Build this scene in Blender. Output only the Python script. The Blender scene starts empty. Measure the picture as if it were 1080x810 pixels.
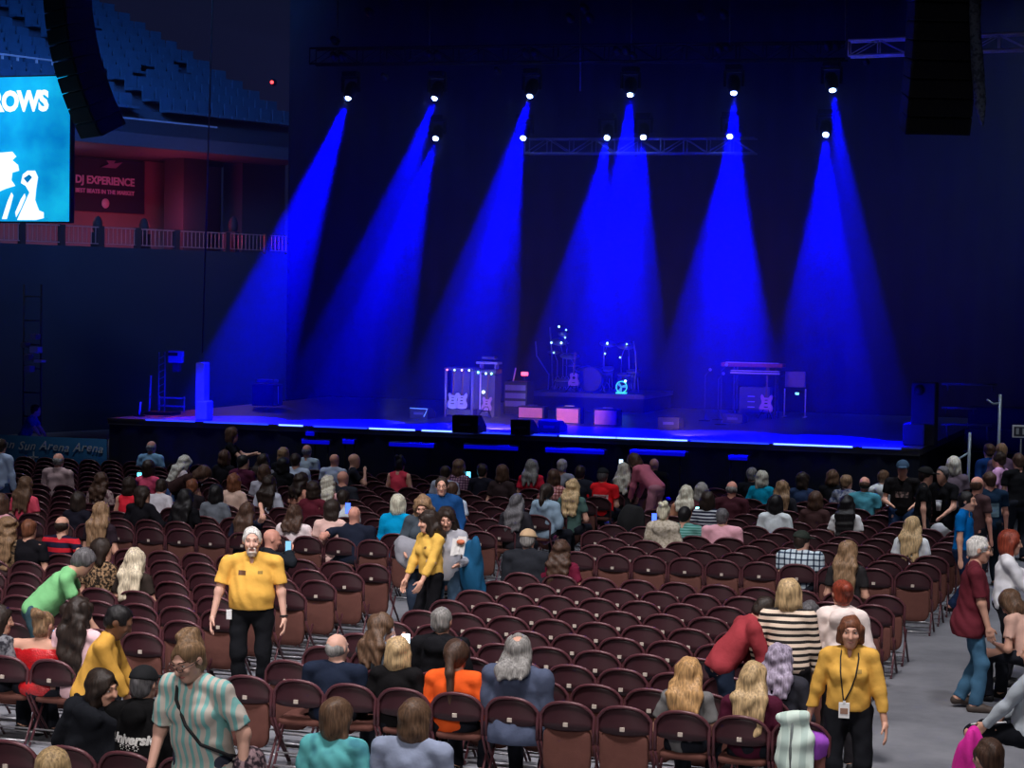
import bpy, bmesh, math, random
import numpy as np
from mathutils import Vector, Matrix
random.seed(7); np.random.seed(7)
SC = bpy.context.scene
COL = SC.collection
PI = math.pi
def R(d): return math.radians(d)

# ------------------------------------------------------------------ camera
F_PX, YAW, PIT, ROLL, HC = 2193.0, 0.32935, 0.041423, 0.016, 4.12
def cam_axes():
    c, s = math.cos(YAW), math.sin(YAW)
    r0 = Vector((c, s, 0)); d0 = Vector((-s, c, 0))
    cp, sp = math.cos(PIT), math.sin(PIT)
    fw = d0*cp + Vector((0, 0, -sp)); up = d0*sp + Vector((0, 0, cp))
    cr, sr = math.cos(ROLL), math.sin(ROLL)
    return r0*cr + up*sr, up*cr - r0*sr, fw
AX_R, AX_U, AX_F = cam_axes()
CAM = Vector((0, 0, HC))
cd = bpy.data.cameras.new('camera'); cam = bpy.data.objects.new('camera', cd); COL.objects.link(cam)
cd.sensor_width = 36; cd.lens = 36*F_PX/1080; cd.clip_end = 400
M = Matrix((AX_R, AX_U, -AX_F)).transposed().to_4x4(); M.translation = CAM
cam.matrix_world = M; SC.camera = cam
def ray(px, py): return AX_R*(px-540)/F_PX - AX_U*(py-405)/F_PX + AX_F
def at(px, py, z):                       # the place seen at a pixel, on the level z
    d = ray(px, py); return CAM + d*((z-HC)/d.z)
def atY(px, py, Y):                      # the place seen at a pixel, on the upright plane Y
    d = ray(px, py); return CAM + d*(Y/d.y)
def pix(P):
    v = Vector(P)-CAM; D = v.dot(AX_F)
    return 540+F_PX*v.dot(AX_R)/D, 405-F_PX*v.dot(AX_U)/D, D

# ------------------------------------------------------------------ materials
def lin(c):
    return tuple((x/255/12.92 if x <= 10 else ((x/255+.055)/1.055)**2.4) for x in c)
_M = {}
def mat(name, col, rough=.8, metal=0., noise=.12, nscale=12., bump=0., bscale=200., emit=None, estr=0., spec=.3, sheen=0.):
    key = (name, tuple(round(x, 4) for x in col), rough, metal, noise, bump, estr, emit)
    if key in _M: return _M[key]
    m = bpy.data.materials.new(name); m.use_nodes = True
    nt = m.node_tree; b = nt.nodes['Principled BSDF']
    b.inputs['Roughness'].default_value = rough; b.inputs['Metallic'].default_value = metal
    b.inputs['Specular IOR Level'].default_value = spec
    tc = nt.nodes.new('ShaderNodeTexCoord')
    if noise > 0:
        n = nt.nodes.new('ShaderNodeTexNoise'); n.inputs['Scale'].default_value = nscale; n.inputs['Detail'].default_value = 3
        nt.links.new(tc.outputs['Object'], n.inputs['Vector'])
        mx = nt.nodes.new('ShaderNodeMix'); mx.data_type = 'RGBA'
        mx.inputs['A'].default_value = (*[x*(1-noise) for x in col], 1); mx.inputs['B'].default_value = (*[min(1, x*(1+noise)) for x in col], 1)
        nt.links.new(n.outputs['Fac'], mx.inputs['Factor']); nt.links.new(mx.outputs['Result'], b.inputs['Base Color'])
    else: b.inputs['Base Color'].default_value = (*col, 1)
    if bump > 0:
        n2 = nt.nodes.new('ShaderNodeTexNoise'); n2.inputs['Scale'].default_value = bscale
        nt.links.new(tc.outputs['Object'], n2.inputs['Vector'])
        bp = nt.nodes.new('ShaderNodeBump'); bp.inputs['Strength'].default_value = bump; bp.inputs['Distance'].default_value = .01
        nt.links.new(n2.outputs['Fac'], bp.inputs['Height']); nt.links.new(bp.outputs['Normal'], b.inputs['Normal'])
    if emit is not None:
        b.inputs['Emission Color'].default_value = (*emit, 1); b.inputs['Emission Strength'].default_value = estr
    _M[key] = m
    return m
def pattern(name, build, rough=.85):
    """a fabric whose colour comes from a node graph: build(nt, object_coord_socket) -> colour socket"""
    if name in _M: return _M[name]
    m = bpy.data.materials.new(name); m.use_nodes = True; nt = m.node_tree; b = nt.nodes['Principled BSDF']
    b.inputs['Roughness'].default_value = rough; b.inputs['Specular IOR Level'].default_value = .2
    tc = nt.nodes.new('ShaderNodeTexCoord')
    nt.links.new(build(nt, tc.outputs['Object']), b.inputs['Base Color'])
    _M[name] = m; return m
def ramp(nt, sock, stops, const=True):
    r = nt.nodes.new('ShaderNodeValToRGB'); r.color_ramp.interpolation = 'CONSTANT' if const else 'LINEAR'
    e = r.color_ramp.elements
    while len(e) < len(stops): e.new(.5)
    for k, (p, c) in enumerate(stops): e[k].position = p; e[k].color = (*c, 1)
    nt.links.new(sock, r.inputs['Fac']); return r.outputs['Color']
def wave(nt, vec, axis, scale, dist=.3):
    w = nt.nodes.new('ShaderNodeTexWave'); w.bands_direction = axis; w.inputs['Scale'].default_value = scale
    w.inputs['Distortion'].default_value = dist; w.inputs['Detail'].default_value = 1; nt.links.new(vec, w.inputs['Vector']); return w.outputs['Fac']
def stripes(name, a, b, scale, axis='Z', duty=.5, dist=.3):
    return pattern(name, lambda nt, v: ramp(nt, wave(nt, v, axis, scale, dist), [(0, a), (duty, b)]))
def plaid(name, a, b, scale):
    def f(nt, v):
        x = ramp(nt, wave(nt, v, 'X', scale, .2), [(0, (1, 1, 1)), (.82, b)]); z = ramp(nt, wave(nt, v, 'Z', scale, .2), [(0, (1, 1, 1)), (.82, b)])
        m1 = nt.nodes.new('ShaderNodeMix'); m1.data_type = 'RGBA'; m1.blend_type = 'MULTIPLY'; m1.inputs['Factor'].default_value = 1
        nt.links.new(x, m1.inputs['A']); nt.links.new(z, m1.inputs['B'])
        m2 = nt.nodes.new('ShaderNodeMix'); m2.data_type = 'RGBA'; m2.blend_type = 'MULTIPLY'; m2.inputs['Factor'].default_value = 1
        nt.links.new(m1.outputs['Result'], m2.inputs['A']); m2.inputs['B'].default_value = (*a, 1)
        return m2.outputs['Result']
    return pattern(name, f)
def blotch(name, a, b, c, scale, w=False):
    def f(nt, v):
        if w:
            n = nt.nodes.new('ShaderNodeTexVoronoi'); o = n.outputs['Distance']
        else:
            n = nt.nodes.new('ShaderNodeTexNoise'); n.inputs['Detail'].default_value = 2; o = n.outputs['Fac']
        n.inputs['Scale'].default_value = scale; nt.links.new(v, n.inputs['Vector'])
        return ramp(nt, o, [(0, a), (.45, b), (.6, c)], const=w)
    return pattern(name, f)
def hair_mat(col):
    key = ('hair', tuple(round(x, 3) for x in col))
    if key in _M: return _M[key]
    m = bpy.data.materials.new('hair'); m.use_nodes = True; nt = m.node_tree; b = nt.nodes['Principled BSDF']
    b.inputs['Roughness'].default_value = .5; b.inputs['Specular IOR Level'].default_value = .35
    tc = nt.nodes.new('ShaderNodeTexCoord'); mp = nt.nodes.new('ShaderNodeMapping'); mp.inputs['Scale'].default_value = (75, 75, 7)
    n = nt.nodes.new('ShaderNodeTexNoise'); n.inputs['Scale'].default_value = 1; n.inputs['Detail'].default_value = 4
    nt.links.new(tc.outputs['Object'], mp.inputs['Vector']); nt.links.new(mp.outputs['Vector'], n.inputs['Vector'])
    nt.links.new(ramp(nt, n.outputs['Fac'], [(.3, [x*.5 for x in col]), (.7, [min(1, x*1.55) for x in col])], const=False), b.inputs['Base Color'])
    bp = nt.nodes.new('ShaderNodeBump'); bp.inputs['Strength'].default_value = .6; bp.inputs['Distance'].default_value = .01
    nt.links.new(n.outputs['Fac'], bp.inputs['Height']); nt.links.new(bp.outputs['Normal'], b.inputs['Normal'])
    _M[key] = m; return m

# ------------------------------------------------------------------ objects
def tag(o, label=None, cat=None, group=None, kind=None):
    if label: o['label'] = label
    if cat: o['category'] = cat
    if group: o['group'] = group
    if kind: o['kind'] = kind
    return o
def empty(name, loc=(0, 0, 0), rz=0., label=None, cat=None, group=None):
    o = bpy.data.objects.new(name, None); COL.objects.link(o); o.location = loc; o.rotation_euler = (0, 0, rz)
    o.empty_display_size = .1
    return tag(o, label, cat, group)
def link(name, me, mats, parent=None, loc=(0, 0, 0), rot=(0, 0, 0), smooth=False):
    o = bpy.data.objects.new(name, me); COL.objects.link(o)
    for m in (mats if isinstance(mats, (list, tuple)) else [mats]):
        me.materials.append(m)
    if smooth: me.polygons.foreach_set('use_smooth', [True]*len(me.polygons))
    if parent is not None: o.parent = parent
    o.location = loc; o.rotation_euler = rot
    return o
def copy_tree(o, parent=None):
    c = o.copy(); COL.objects.link(c)
    if parent is not None: c.parent = parent
    for ch in list(o.children): copy_tree(ch, c)
    return c
class MB:
    """collects boxes, tubes, lathes and prisms and links them as ONE mesh"""
    def __init__(s): s.v = []; s.f = []; s.mi = []; s.sm = []
    def add(s, vs, fs, mi=0, smooth=False):
        b = len(s.v); s.v += [tuple(v) for v in vs]; s.f += [tuple(b+i for i in f) for f in fs]; s.mi += [mi]*len(fs); s.sm += [smooth]*len(fs); return s
    def box(s, c, d, mi=0, M=None, bev=0.):
        x, y, z = [k/2 for k in d]; c = Vector(c)
        if bev <= 0:
            vs = [Vector((a*x, b*y, e*z)) for a in (-1, 1) for b in (-1, 1) for e in (-1, 1)]
            fs = [(0, 1, 3, 2), (4, 6, 7, 5), (0, 4, 5, 1), (2, 3, 7, 6), (0, 2, 6, 4), (1, 5, 7, 3)]
            sm = False
        else:
            bm = bmesh.new(); bmesh.ops.create_cube(bm, size=1)
            for v in bm.verts: v.co = Vector((v.co.x*2*x, v.co.y*2*y, v.co.z*2*z))
            bmesh.ops.bevel(bm, geom=bm.edges[:], offset=bev, segments=2, affect='EDGES', profile=.6)
            bm.verts.index_update(); vs = [v.co.copy() for v in bm.verts]; fs = [tuple(v.index for v in f.verts) for f in bm.faces]; bm.free(); sm = False
        if M is not None: vs = [M @ v for v in vs]
        return s.add([v+c for v in vs], fs, mi, sm)
    def tube(s, pts, r, n=8, mi=0, closed=False, caps=True):
        pts = [Vector(p) for p in pts]; N = len(pts); rs = r if isinstance(r, (list, tuple)) else [r]*N
        vs = []; prev = None
        for i, p in enumerate(pts):
            if closed: t = pts[(i+1) % N]-pts[i-1]
            else: t = pts[min(i+1, N-1)]-pts[max(i-1, 0)]
            t.normalize()
            a = prev if prev is not None else (Vector((0, 0, 1)) if abs(t.z) < .9 else Vector((1, 0, 0)))
            u = a - t*a.dot(t); u.normalize(); w = t.cross(u); prev = u
            for k in range(n):
                an = 2*PI*k/n; vs.append(p+(u*math.cos(an)+w*math.sin(an))*rs[i])
        fs = []
        for i in range(N if closed else N-1):
            a = i*n; b = ((i+1) % N)*n
            for k in range(n): fs.append((a+k, a+(k+1) % n, b+(k+1) % n, b+k))
        s.add(vs, fs, mi, True)
        if caps and not closed:
            b = len(s.v)-len(vs); s.f += [tuple(b+k for k in range(n))[::-1], tuple(b+(N-1)*n+k for k in range(n))]; s.mi += [mi]*2; s.sm += [False]*2
        return s
    def lathe(s, prof, n=24, mi=0, M=None, c=(0, 0, 0)):
        """profile of (radius, z), turned about z"""
        vs = []; c = Vector(c)
        for r, z in prof:
            for k in range(n):
                a = 2*PI*k/n; v = Vector((r*math.cos(a), r*math.sin(a), z)); vs.append((M @ v if M is not None else v)+c)
        fs = []
        for i in range(len(prof)-1):
            for k in range(n): fs.append((i*n+k, i*n+(k+1) % n, (i+1)*n+(k+1) % n, (i+1)*n+k))
        fs.append(tuple(range(n))[::-1]); fs.append(tuple((len(prof)-1)*n+k for k in range(n)))
        return s.add(vs, fs, mi, True)
    def prism(s, outline, axis_u, axis_v, org, thick, mi=0):
        """a closed outline in the plane (u, v) pushed through by thick along u x v"""
        u, v, o = Vector(axis_u), Vector(axis_v), Vector(org); n = u.cross(v).normalized(); N = len(outline)
        a = [o+u*p[0]+v*p[1] for p in outline]; b = [p+n*thick for p in a]
        fs = [tuple(range(N))[::-1], tuple(range(N, 2*N))]+[(i, (i+1) % N, N+(i+1) % N, N+i) for i in range(N)]
        return s.add(a+b, fs, mi)
    def ball(s, c, r, mi=0, n=12):
        r = r if isinstance(r, (list, tuple)) else (r, r, r); vs = []; fs = []; m = n//2
        for i in range(m+1):
            t = PI*i/m
            for k in range(n):
                a = 2*PI*k/n; vs.append((c[0]+r[0]*math.sin(t)*math.cos(a), c[1]+r[1]*math.sin(t)*math.sin(a), c[2]+r[2]*math.cos(t)))
        for i in range(m):
            for k in range(n): fs.append((i*n+k, (i+1)*n+k, (i+1)*n+(k+1) % n, i*n+(k+1) % n))
        return s.add(vs, fs, mi, True)
    def mesh(s, name):
        me = bpy.data.meshes.new(name); me.from_pydata(s.v, [], s.f); me.polygons.foreach_set('material_index', s.mi); me.polygons.foreach_set('use_smooth', s.sm)
        me.update(); return me
    def build(s, name, mats, parent=None, loc=(0, 0, 0), rot=(0, 0, 0)):
        return link(name, s.mesh(name), mats, parent, loc, rot)
def text_mesh(s, size=1., bold=0., shear=0., ext=.005, spacing=1.):
    cu = bpy.data.curves.new('lettering', 'FONT'); cu.body = s; cu.size = size; cu.offset = bold; cu.shear = shear; cu.extrude = ext; cu.space_character = spacing
    cu.align_x = 'CENTER'; cu.align_y = 'CENTER'; cu.resolution_u = 3
    o = bpy.data.objects.new('lettering', cu); COL.objects.link(o)
    dg = bpy.context.evaluated_depsgraph_get(); me = bpy.data.meshes.new_from_object(o.evaluated_get(dg))
    bpy.data.objects.remove(o); bpy.data.curves.remove(cu); me.name = 'lettering'; return me
# ------------------------------------------------------------------ organic surfaces: blended distance fields, meshed by surface nets
F32 = np.float32
class Field:
    def __init__(s, k=.03): s.p = []; s.sub = []; s.k = k; s.post = []
    def cone(s, a, b, ra, rb, cut=False, k=None, infl=0.):
        a = np.array(a, float); b = np.array(b, float); s.p.append(('c', a, b, ra+infl, rb+infl, cut, k)); return s
    def ell(s, c, r, Rm=None, k=None, infl=0.):
        s.p.append(('e', np.array(c, float), np.array(r, float)+infl, np.eye(3) if Rm is None else np.array(Rm, float), None, None, k)); return s
    def minus(s, c, r, Rm=None):
        s.sub.append(('e', np.array(c, float), np.array(r, float), np.eye(3) if Rm is None else np.array(Rm, float), None, None, None)); return s
    def bounds(s):
        lo = np.full(3, 1e9); hi = -lo
        for q in s.p:
            l, h = s.bb(q); lo = np.minimum(lo, l); hi = np.maximum(hi, h)
        return lo, hi
    @staticmethod
    def bb(q):
        if q[0] == 'c':
            r = max(q[3], q[4]); return np.minimum(q[1], q[2])-r, np.maximum(q[1], q[2])+r
        e = np.sqrt(((q[3]*q[2][:, None])**2).sum(0)); return q[1]-e, q[1]+e
    @staticmethod
    def dist(q, X, Y, Z):
        if q[0] == 'c':
            _, a, b, ra, rb, cut, _k = q
            ab = b-a; L2 = max(ab@ab, 1e-9)
            dx, dy, dz = X-F32(a[0]), Y-F32(a[1]), Z-F32(a[2])
            t = (dx*F32(ab[0])+dy*F32(ab[1])+dz*F32(ab[2]))/F32(L2); tc = np.clip(t, 0, 1)
            d = np.sqrt((dx-tc*F32(ab[0]))**2+(dy-tc*F32(ab[1]))**2+(dz-tc*F32(ab[2]))**2)-(F32(ra)+tc*F32(rb-ra))
            if cut: d = np.maximum(d, (t-1)*F32(math.sqrt(L2)))
            return d
        _, c, r, Rm = q[:4]
        dx, dy, dz = X-F32(c[0]), Y-F32(c[1]), Z-F32(c[2]); k0 = 0; k1 = 0
        for i in range(3):
            w = (dx*F32(Rm[i][0])+dy*F32(Rm[i][1])+dz*F32(Rm[i][2]))/F32(r[i]); k0 = k0+w*w; k1 = k1+(w/F32(r[i]))**2
        k0 = np.sqrt(k0); k1 = np.sqrt(k1)+F32(1e-6)
        return k0*(k0-1)/k1
    def mesh(s, name, h):
        lo, hi = s.bounds(); pad = 3*h+s.k*.5
        lo = lo-pad; n = np.ceil((hi+pad-lo)/h).astype(int)+1
        ax = [(lo[i]+h*np.arange(n[i])).astype(F32) for i in range(3)]
        Fv = np.full(n, .5, F32)
        def blk(q, extra):
            l, g = s.bb(q); l = l-extra; g = g+extra
            i0 = np.maximum(np.floor((l-lo)/h).astype(int), 0); i1 = np.minimum(np.ceil((g-lo)/h).astype(int)+1, n)
            sl = tuple(slice(i0[i], i1[i]) for i in range(3))
            return sl, (ax[0][sl[0]][:, None, None], ax[1][sl[1]][None, :, None], ax[2][sl[2]][None, None, :])
        for q in s.p:
            k = s.k if q[6] is None else q[6]
            sl, xyz = blk(q, k+2.5*h)
            d = s.dist(q, *xyz).astype(F32); f = Fv[sl]
            if k > 0:
                hh = np.maximum(k-np.abs(f-d), 0)/k; f = np.minimum(f, d)-hh*hh*F32(k*.25)
            else: f = np.minimum(f, d)
            Fv[sl] = f
        XYZ = (ax[0][:, None, None], ax[1][None, :, None], ax[2][None, None, :])
        for q in s.sub:
            sl, xyz = blk(q, 2.5*h); Fv[sl] = np.maximum(Fv[sl], -s.dist(q, *xyz).astype(F32))
        for fn in s.post: Fv = fn(Fv, *XYZ)
        for i in range(3):
            ix = [slice(None)]*3; ix[i] = 0; Fv[tuple(ix)] = .5; ix[i] = -1; Fv[tuple(ix)] = .5
        return nets(name, Fv.astype(F32), lo, h)
def nets(name, Fv, lo, h):
    ins = Fv < 0
    C = lambda A, o: A[o[0]:A.shape[0]-1+o[0], o[1]:A.shape[1]-1+o[1], o[2]:A.shape[2]-1+o[2]]
    offs = [(i, j, k) for i in (0, 1) for j in (0, 1) for k in (0, 1)]
    tot = sum(C(ins, o).astype(np.int8) for o in offs); mix = (tot > 0) & (tot < 8)
    idx = np.argwhere(mix); nv = len(idx)
    vid = np.full(mix.shape, -1, np.int64); vid[mix] = np.arange(nv)
    pos = np.zeros((nv, 3)); cnt = np.zeros(nv)
    g = lambda o: Fv[idx[:, 0]+o[0], idx[:, 1]+o[1], idx[:, 2]+o[2]]
    val = {o: g(o) for o in offs}
    for o in offs:
        for a in range(3):
            if o[a] == 0:
                o2 = list(o); o2[a] = 1; o2 = tuple(o2); f0, f1 = val[o], val[o2]; m = (f0 < 0) != (f1 < 0)
                t = np.where(m, f0/np.where(m, f0-f1, 1), 0)
                for c in range(3):
                    pos[:, c] += np.where(m, o[c]+(t if c == a else 0), 0)
                cnt += m
    pos = lo+h*(idx+pos/np.maximum(cnt, 1)[:, None])
    quads = []
    for a in range(3):
        b, c = (a+1) % 3, (a+2) % 3
        s0 = [slice(None)]*3; s1 = [slice(None)]*3
        s0[a] = slice(0, -1); s1[a] = slice(1, None)
        for q in (b, c): s0[q] = slice(1, -1); s1[q] = slice(1, -1)
        i0, i1 = ins[tuple(s0)], ins[tuple(s1)]; e = np.argwhere(i0 != i1)
        if not len(e): continue
        flip = i0[tuple(e.T)]
        e = e.copy(); e[:, b] += 1; e[:, c] += 1
        def cell(db, dc):
            q = e.copy(); q[:, b] += db; q[:, c] += dc; return vid[q[:, 0], q[:, 1], q[:, 2]]
        Q = np.stack([cell(-1, -1), cell(0, -1), cell(0, 0), cell(-1, 0)], 1)
        Q[~flip] = Q[~flip][:, ::-1]; quads.append(Q)
    Q = np.concatenate(quads) if quads else np.zeros((0, 4), int)
    return mesh_np(name, pos, Q)
def mesh_np(name, pos, Q):
    me = bpy.data.meshes.new(name); me.vertices.add(len(pos)); me.vertices.foreach_set('co', np.asarray(pos, F32).ravel())
    me.loops.add(len(Q)*4); me.loops.foreach_set('vertex_index', np.asarray(Q, np.int32).ravel())
    me.polygons.add(len(Q)); me.polygons.foreach_set('loop_start', np.arange(len(Q), dtype=np.int32)*4)
    me.polygons.foreach_set('use_smooth', np.ones(len(Q), bool)); me.update(calc_edges=True); me.validate(); return me
def join_meshes(name, ms):
    P = []; Q = []; b = 0
    for me in ms:
        v = np.empty(len(me.vertices)*3, F32); me.vertices.foreach_get('co', v); l = np.empty(len(me.loops), np.int32); me.loops.foreach_get('vertex_index', l)
        P.append(v.reshape(-1, 3)); Q.append(l.reshape(-1, 4)+b); b += len(me.vertices); bpy.data.meshes.remove(me)
    return mesh_np(name, np.concatenate(P), np.concatenate(Q))
def wrinkle(amp, seed, freq=28.):
    rs = np.random.RandomState(seed); D = rs.normal(size=(4, 3)); D /= np.linalg.norm(D, axis=1)[:, None]; ph = rs.uniform(0, 6.28, 4); fr = rs.uniform(.6, 1.5, 4)*freq
    def fn(Fv, X, Y, Z):
        for d, p, f in zip(D, ph, fr): Fv = Fv+F32(amp*.5)*np.sin((X*F32(d[0])+Y*F32(d[1])+Z*F32(d[2]))*F32(f)+F32(p))
        return Fv
    return fn
def keep(n, c):          # keep the side where n.p < c
    def fn(Fv, X, Y, Z): return np.maximum(Fv, X*F32(n[0])+Y*F32(n[1])+Z*F32(n[2])-F32(c))
    return fn
# ------------------------------------------------------------------ people
from mathutils.bvhtree import BVHTree
HAIR = dict(bk=(.008, .007, .008), dk=(.02, .012, .009), br=(.055, .028, .018), mb=(.1, .055, .032), lb=(.2, .12, .065), bl=(.42, .29, .15), pl=(.62, .5, .36),
            gr=(.2, .19, .18), wh=(.52, .5, .47), rd=(.2, .035, .018), au=(.14, .05, .025), lv=(.31, .26, .35), sb=(.42, .24, .1), dg=(.09, .085, .09))
SKIN = dict(l=(.56, .3, .215), p=(.6, .345, .265), t=(.42, .23, .15), d=(.16, .075, .045), r=(.58, .27, .2))
def V(*a): return np.array(a, float)
def nrm(v): v = np.asarray(v, float); return v/max(np.linalg.norm(v), 1e-9)
def two_bone(a, t, l1, l2, hint):
    d = t-a; D = np.linalg.norm(d); D = min(max(D, abs(l1-l2)+.01), (l1+l2)*.999); d = nrm(d); t = a+d*D
    x = (l1*l1-l2*l2+D*D)/(2*D); hgt = math.sqrt(max(l1*l1-x*x, 0)); hint = hint-d*(hint@d)
    return a+d*x+nrm(hint)*hgt, t
def frame(yaw, pitch, roll=0.):                 # rows: right, forward, up; yaw to the left, pitch forward/down
    y, p, r = R(yaw), R(pitch), R(roll)
    f0 = V(-math.sin(y), math.cos(y), 0); r0 = V(math.cos(y), math.sin(y), 0); u0 = V(0, 0, 1)
    f = f0*math.cos(p)-u0*math.sin(p); u = u0*math.cos(p)+f0*math.sin(p)
    rr = r0*math.cos(r)-u*math.sin(r); uu = u*math.cos(r)+r0*math.sin(r)
    return np.array([rr, f, uu])
ROWS = []                                          # y of every seat row, filled by the seating
PEOPLE = []
def hand_field(w, d, side, thumb, curl, sc):
    d = nrm(d); s = thumb-d*(thumb@d); s = nrm(s); n = np.cross(d, s)*(-1 if side > 0 else 1)
    f = Field(.008*sc)
    P = lambda a, b, c: w+(d*a+s*b+n*c)*sc
    f.cone(P(-.03, 0, 0), P(.02, 0, 0), .025*sc, .027*sc, k=.02)
    f.ell(P(.05, .002, 0), (.047*sc, .04*sc, .015*sc), np.array([d, s, n]), k=.02)
    for o, L, st in ((.031, .07, .088), (.0105, .08, .093), (-.0105, .074, .09), (-.03, .058, .082)):
        p = P(st-.02, o*.95, 0); a = R(6+curl*.25); q0 = p
        for j, (fr, rr) in enumerate(((.5, .0095), (.3, .0085), (.26, .0075))):
            dd = d*math.cos(a)+n*math.sin(a)+s*o*1.4; q = q0+nrm(dd)*(L*fr+(.02 if j == 0 else 0))*sc; f.cone(q0, q, (rr+.0006)*sc, rr*sc, k=.004); q0 = q; a += R(curl*.75)
    a0 = P(.015, .022, .004); dd = nrm(d*.75+s*.7+n*.35); a1 = a0+dd*.045*sc; dd2 = nrm(d*.95+s*.25+n*(.3+curl/120)); a2 = a1+dd2*.04*sc
    f.cone(a0, a1, .015*sc, .0105*sc, k=.012); f.cone(a1, a2, .0105*sc, .0085*sc, k=.004)
    return f
def person(px, py, label, pose='sit', yaw=0., h=1., w=1., belly=0., fem=0, skin='l', hair='short', hc='br', top='tee', col=(60, 60, 70), tmat=None,
           bot=(30, 32, 40), shoe=(25, 24, 26), lean=None, side=0., hy=0., hp=4., hroll=0., rh=None, lh=None, det=.022, face=False, row=None, stride=0., seat_dx=0.,
           hem=None, sleeve=None, tuck=False, z=0., hands=None, curl=25., bmat=None, long=.3, skirt=None, shorts=False, barefoot=False, dy=0., lit=1.0,
           group=None, foot=None, thumb=None, crown=False, hs=1.09):
    sit = pose == 'sit'
    L = lambda *a: V(*a)
    if lean is None: lean = 2. if sit else 2.
    T = frame(0, lean, side)
    rz = R(yaw); cz, sz = math.cos(rz), math.sin(rz)
    rot = lambda v: V(v[0]*cz-v[1]*sz, v[0]*sz+v[1]*cz, v[2])
    sp = 1.
    ground = z
    Hd = frame(hy, hp, hroll)
    def skel(sp):
        p0 = L(0, .18, .535) if sit else L(0, 0, .925)
        pt = lambda s, x=0., y=0.: p0+(T[2]*s*sp+T[0]*x+T[1]*y)
        nb = pt(.49); um = nrm(T[2]*.8+Hd[2]*.6); hd = nb+um*.135+Hd[1]*.02
        return p0, pt, nb, hd
    p0, pt, nb, hd = skel(1.)
    if sit:
        Pz = at(px, py, hd[2]*h)
        ry = min(ROWS, key=lambda r: abs(r+rot(hd*h)[1]-Pz.y)) if row is None else row
        tgt = atY(px, py, ry+dy+rot(hd*h)[1]); zt = tgt.z
        sp = (zt/h-p0[2]-.135)/max(hd[2]-p0[2]-.135, .1)
        if not .8 < sp < 1.25:
            PEOPLE.append(f'{label}: spine {sp:.2f} at z {zt:.2f}'); sp = min(max(sp, .82), 1.22)
        p0, pt, nb, hd = skel(sp)
        hw = rot(hd*h); base = Vector((tgt.x-hw[0], ry+dy, ground))
    else:
        hw = rot(hd*h); tgt = at(px, py, hd[2]*h+ground); base = Vector((tgt.x-hw[0], tgt.y-hw[1], ground))
    root = empty('person', base, rz, label, 'person', group or ('people seated in the rows' if sit else 'people on their feet'))
    seed = int(px*31+py*17) % 9973
    # ---- joints
    sw = (.165 if fem else .185)*w
    sh = {s: pt(.422, s*sw, -.005) for s in (1, -1)}
    tw = {1: L(.13, .40, .64) if sit else L(.27, .03, .78), -1: L(-.13, .40, .64) if sit else L(-.27, .03, .78)}
    if rh is not None: tw[1] = L(*rh)
    if lh is not None: tw[-1] = L(*lh)
    el = {}; wr = {}
    for s in (1, -1):
        el[s], wr[s] = two_bone(sh[s], tw[s], .285, .245, L(s*.55, -.8, -.35))
    hip = {s: p0+T[0]*s*.09*w+L(0, 0, -.02) for s in (1, -1)}
    an = {}; kn = {}
    for s in (1, -1):
        t = L(s*.13, .60, .075) if sit else L(s*.105, s*stride*.5-.01, .075+max(0, -s*stride)*.25)
        if foot is not None and s in foot: t = L(*foot[s])
        kn[s], an[s] = two_bone(hip[s], t, .43, .415, L(s*.12, 1, .6 if sit else .1))
    K = h
    S = lambda v: np.asarray(v, float)*K
    KH = K*hs
    near = det <= .012
    R3 = np.array([T[0], T[1], T[2]]); RH = Hd
    r_, f_, u_ = Hd
    # ---- body: one blended skin
    b = Field(.035*K)
    def torso(F, t=0., shirt=False):
        zr = K*max(sp, .95)
        F.ell(S(p0+L(0, -.005, 0)), (.158*w*K, (.115+.02*belly)*K, .12*K), R3, infl=t)
        F.ell(S(pt(.12, 0, .002+.034*belly)), ((.136+.02*belly)*w*K, (.1+.055*belly)*K, .17*zr), R3, infl=t)
        F.ell(S(pt(.23, 0, .004+.02*belly)), ((.142+.01*belly)*w*K, (.104+.03*belly)*K, .16*zr), R3, infl=t)
        F.ell(S(pt(.33, 0, 0)), (.15*w*K, .106*K, .13*zr), R3, infl=t)
        F.cone(S(sh[1]-T[0]*.015), S(sh[-1]+T[0]*.015), .05*K, .05*K, infl=t)
        if shirt and not tuck and hem < .03 and top not in ('tank', 'off'):
            F.ell(S(pt(.1, 0, .004+.02*belly)), ((.146+.022*belly)*w*K, (.112+.045*belly)*K, .26*zr), R3, infl=t)
            if hem < -.12: F.ell(S(pt(hem+.09, 0, .002)), ((.165+.01*belly)*w*K, (.13+.03*belly)*K, .2*zr), R3, infl=t+.026)
        for s in (1, -1):
            e = pt(.47, s*.03, -.01); F.cone(S(e), S(e+(sh[s]-e)*.85), .046*K, .05*K, infl=t)
            if fem: F.ell(S(pt(.29, s*.075*w, .085)), (.062*K, .055*K, .06*K), R3, infl=t)
    torso(b)
    b.cone(S(nb-T[2]*.02), S(hd-u_*.05-f_*.015), .057*K*(.9 if fem else 1.03), .055*K*(.9 if fem else 1.03))
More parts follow.
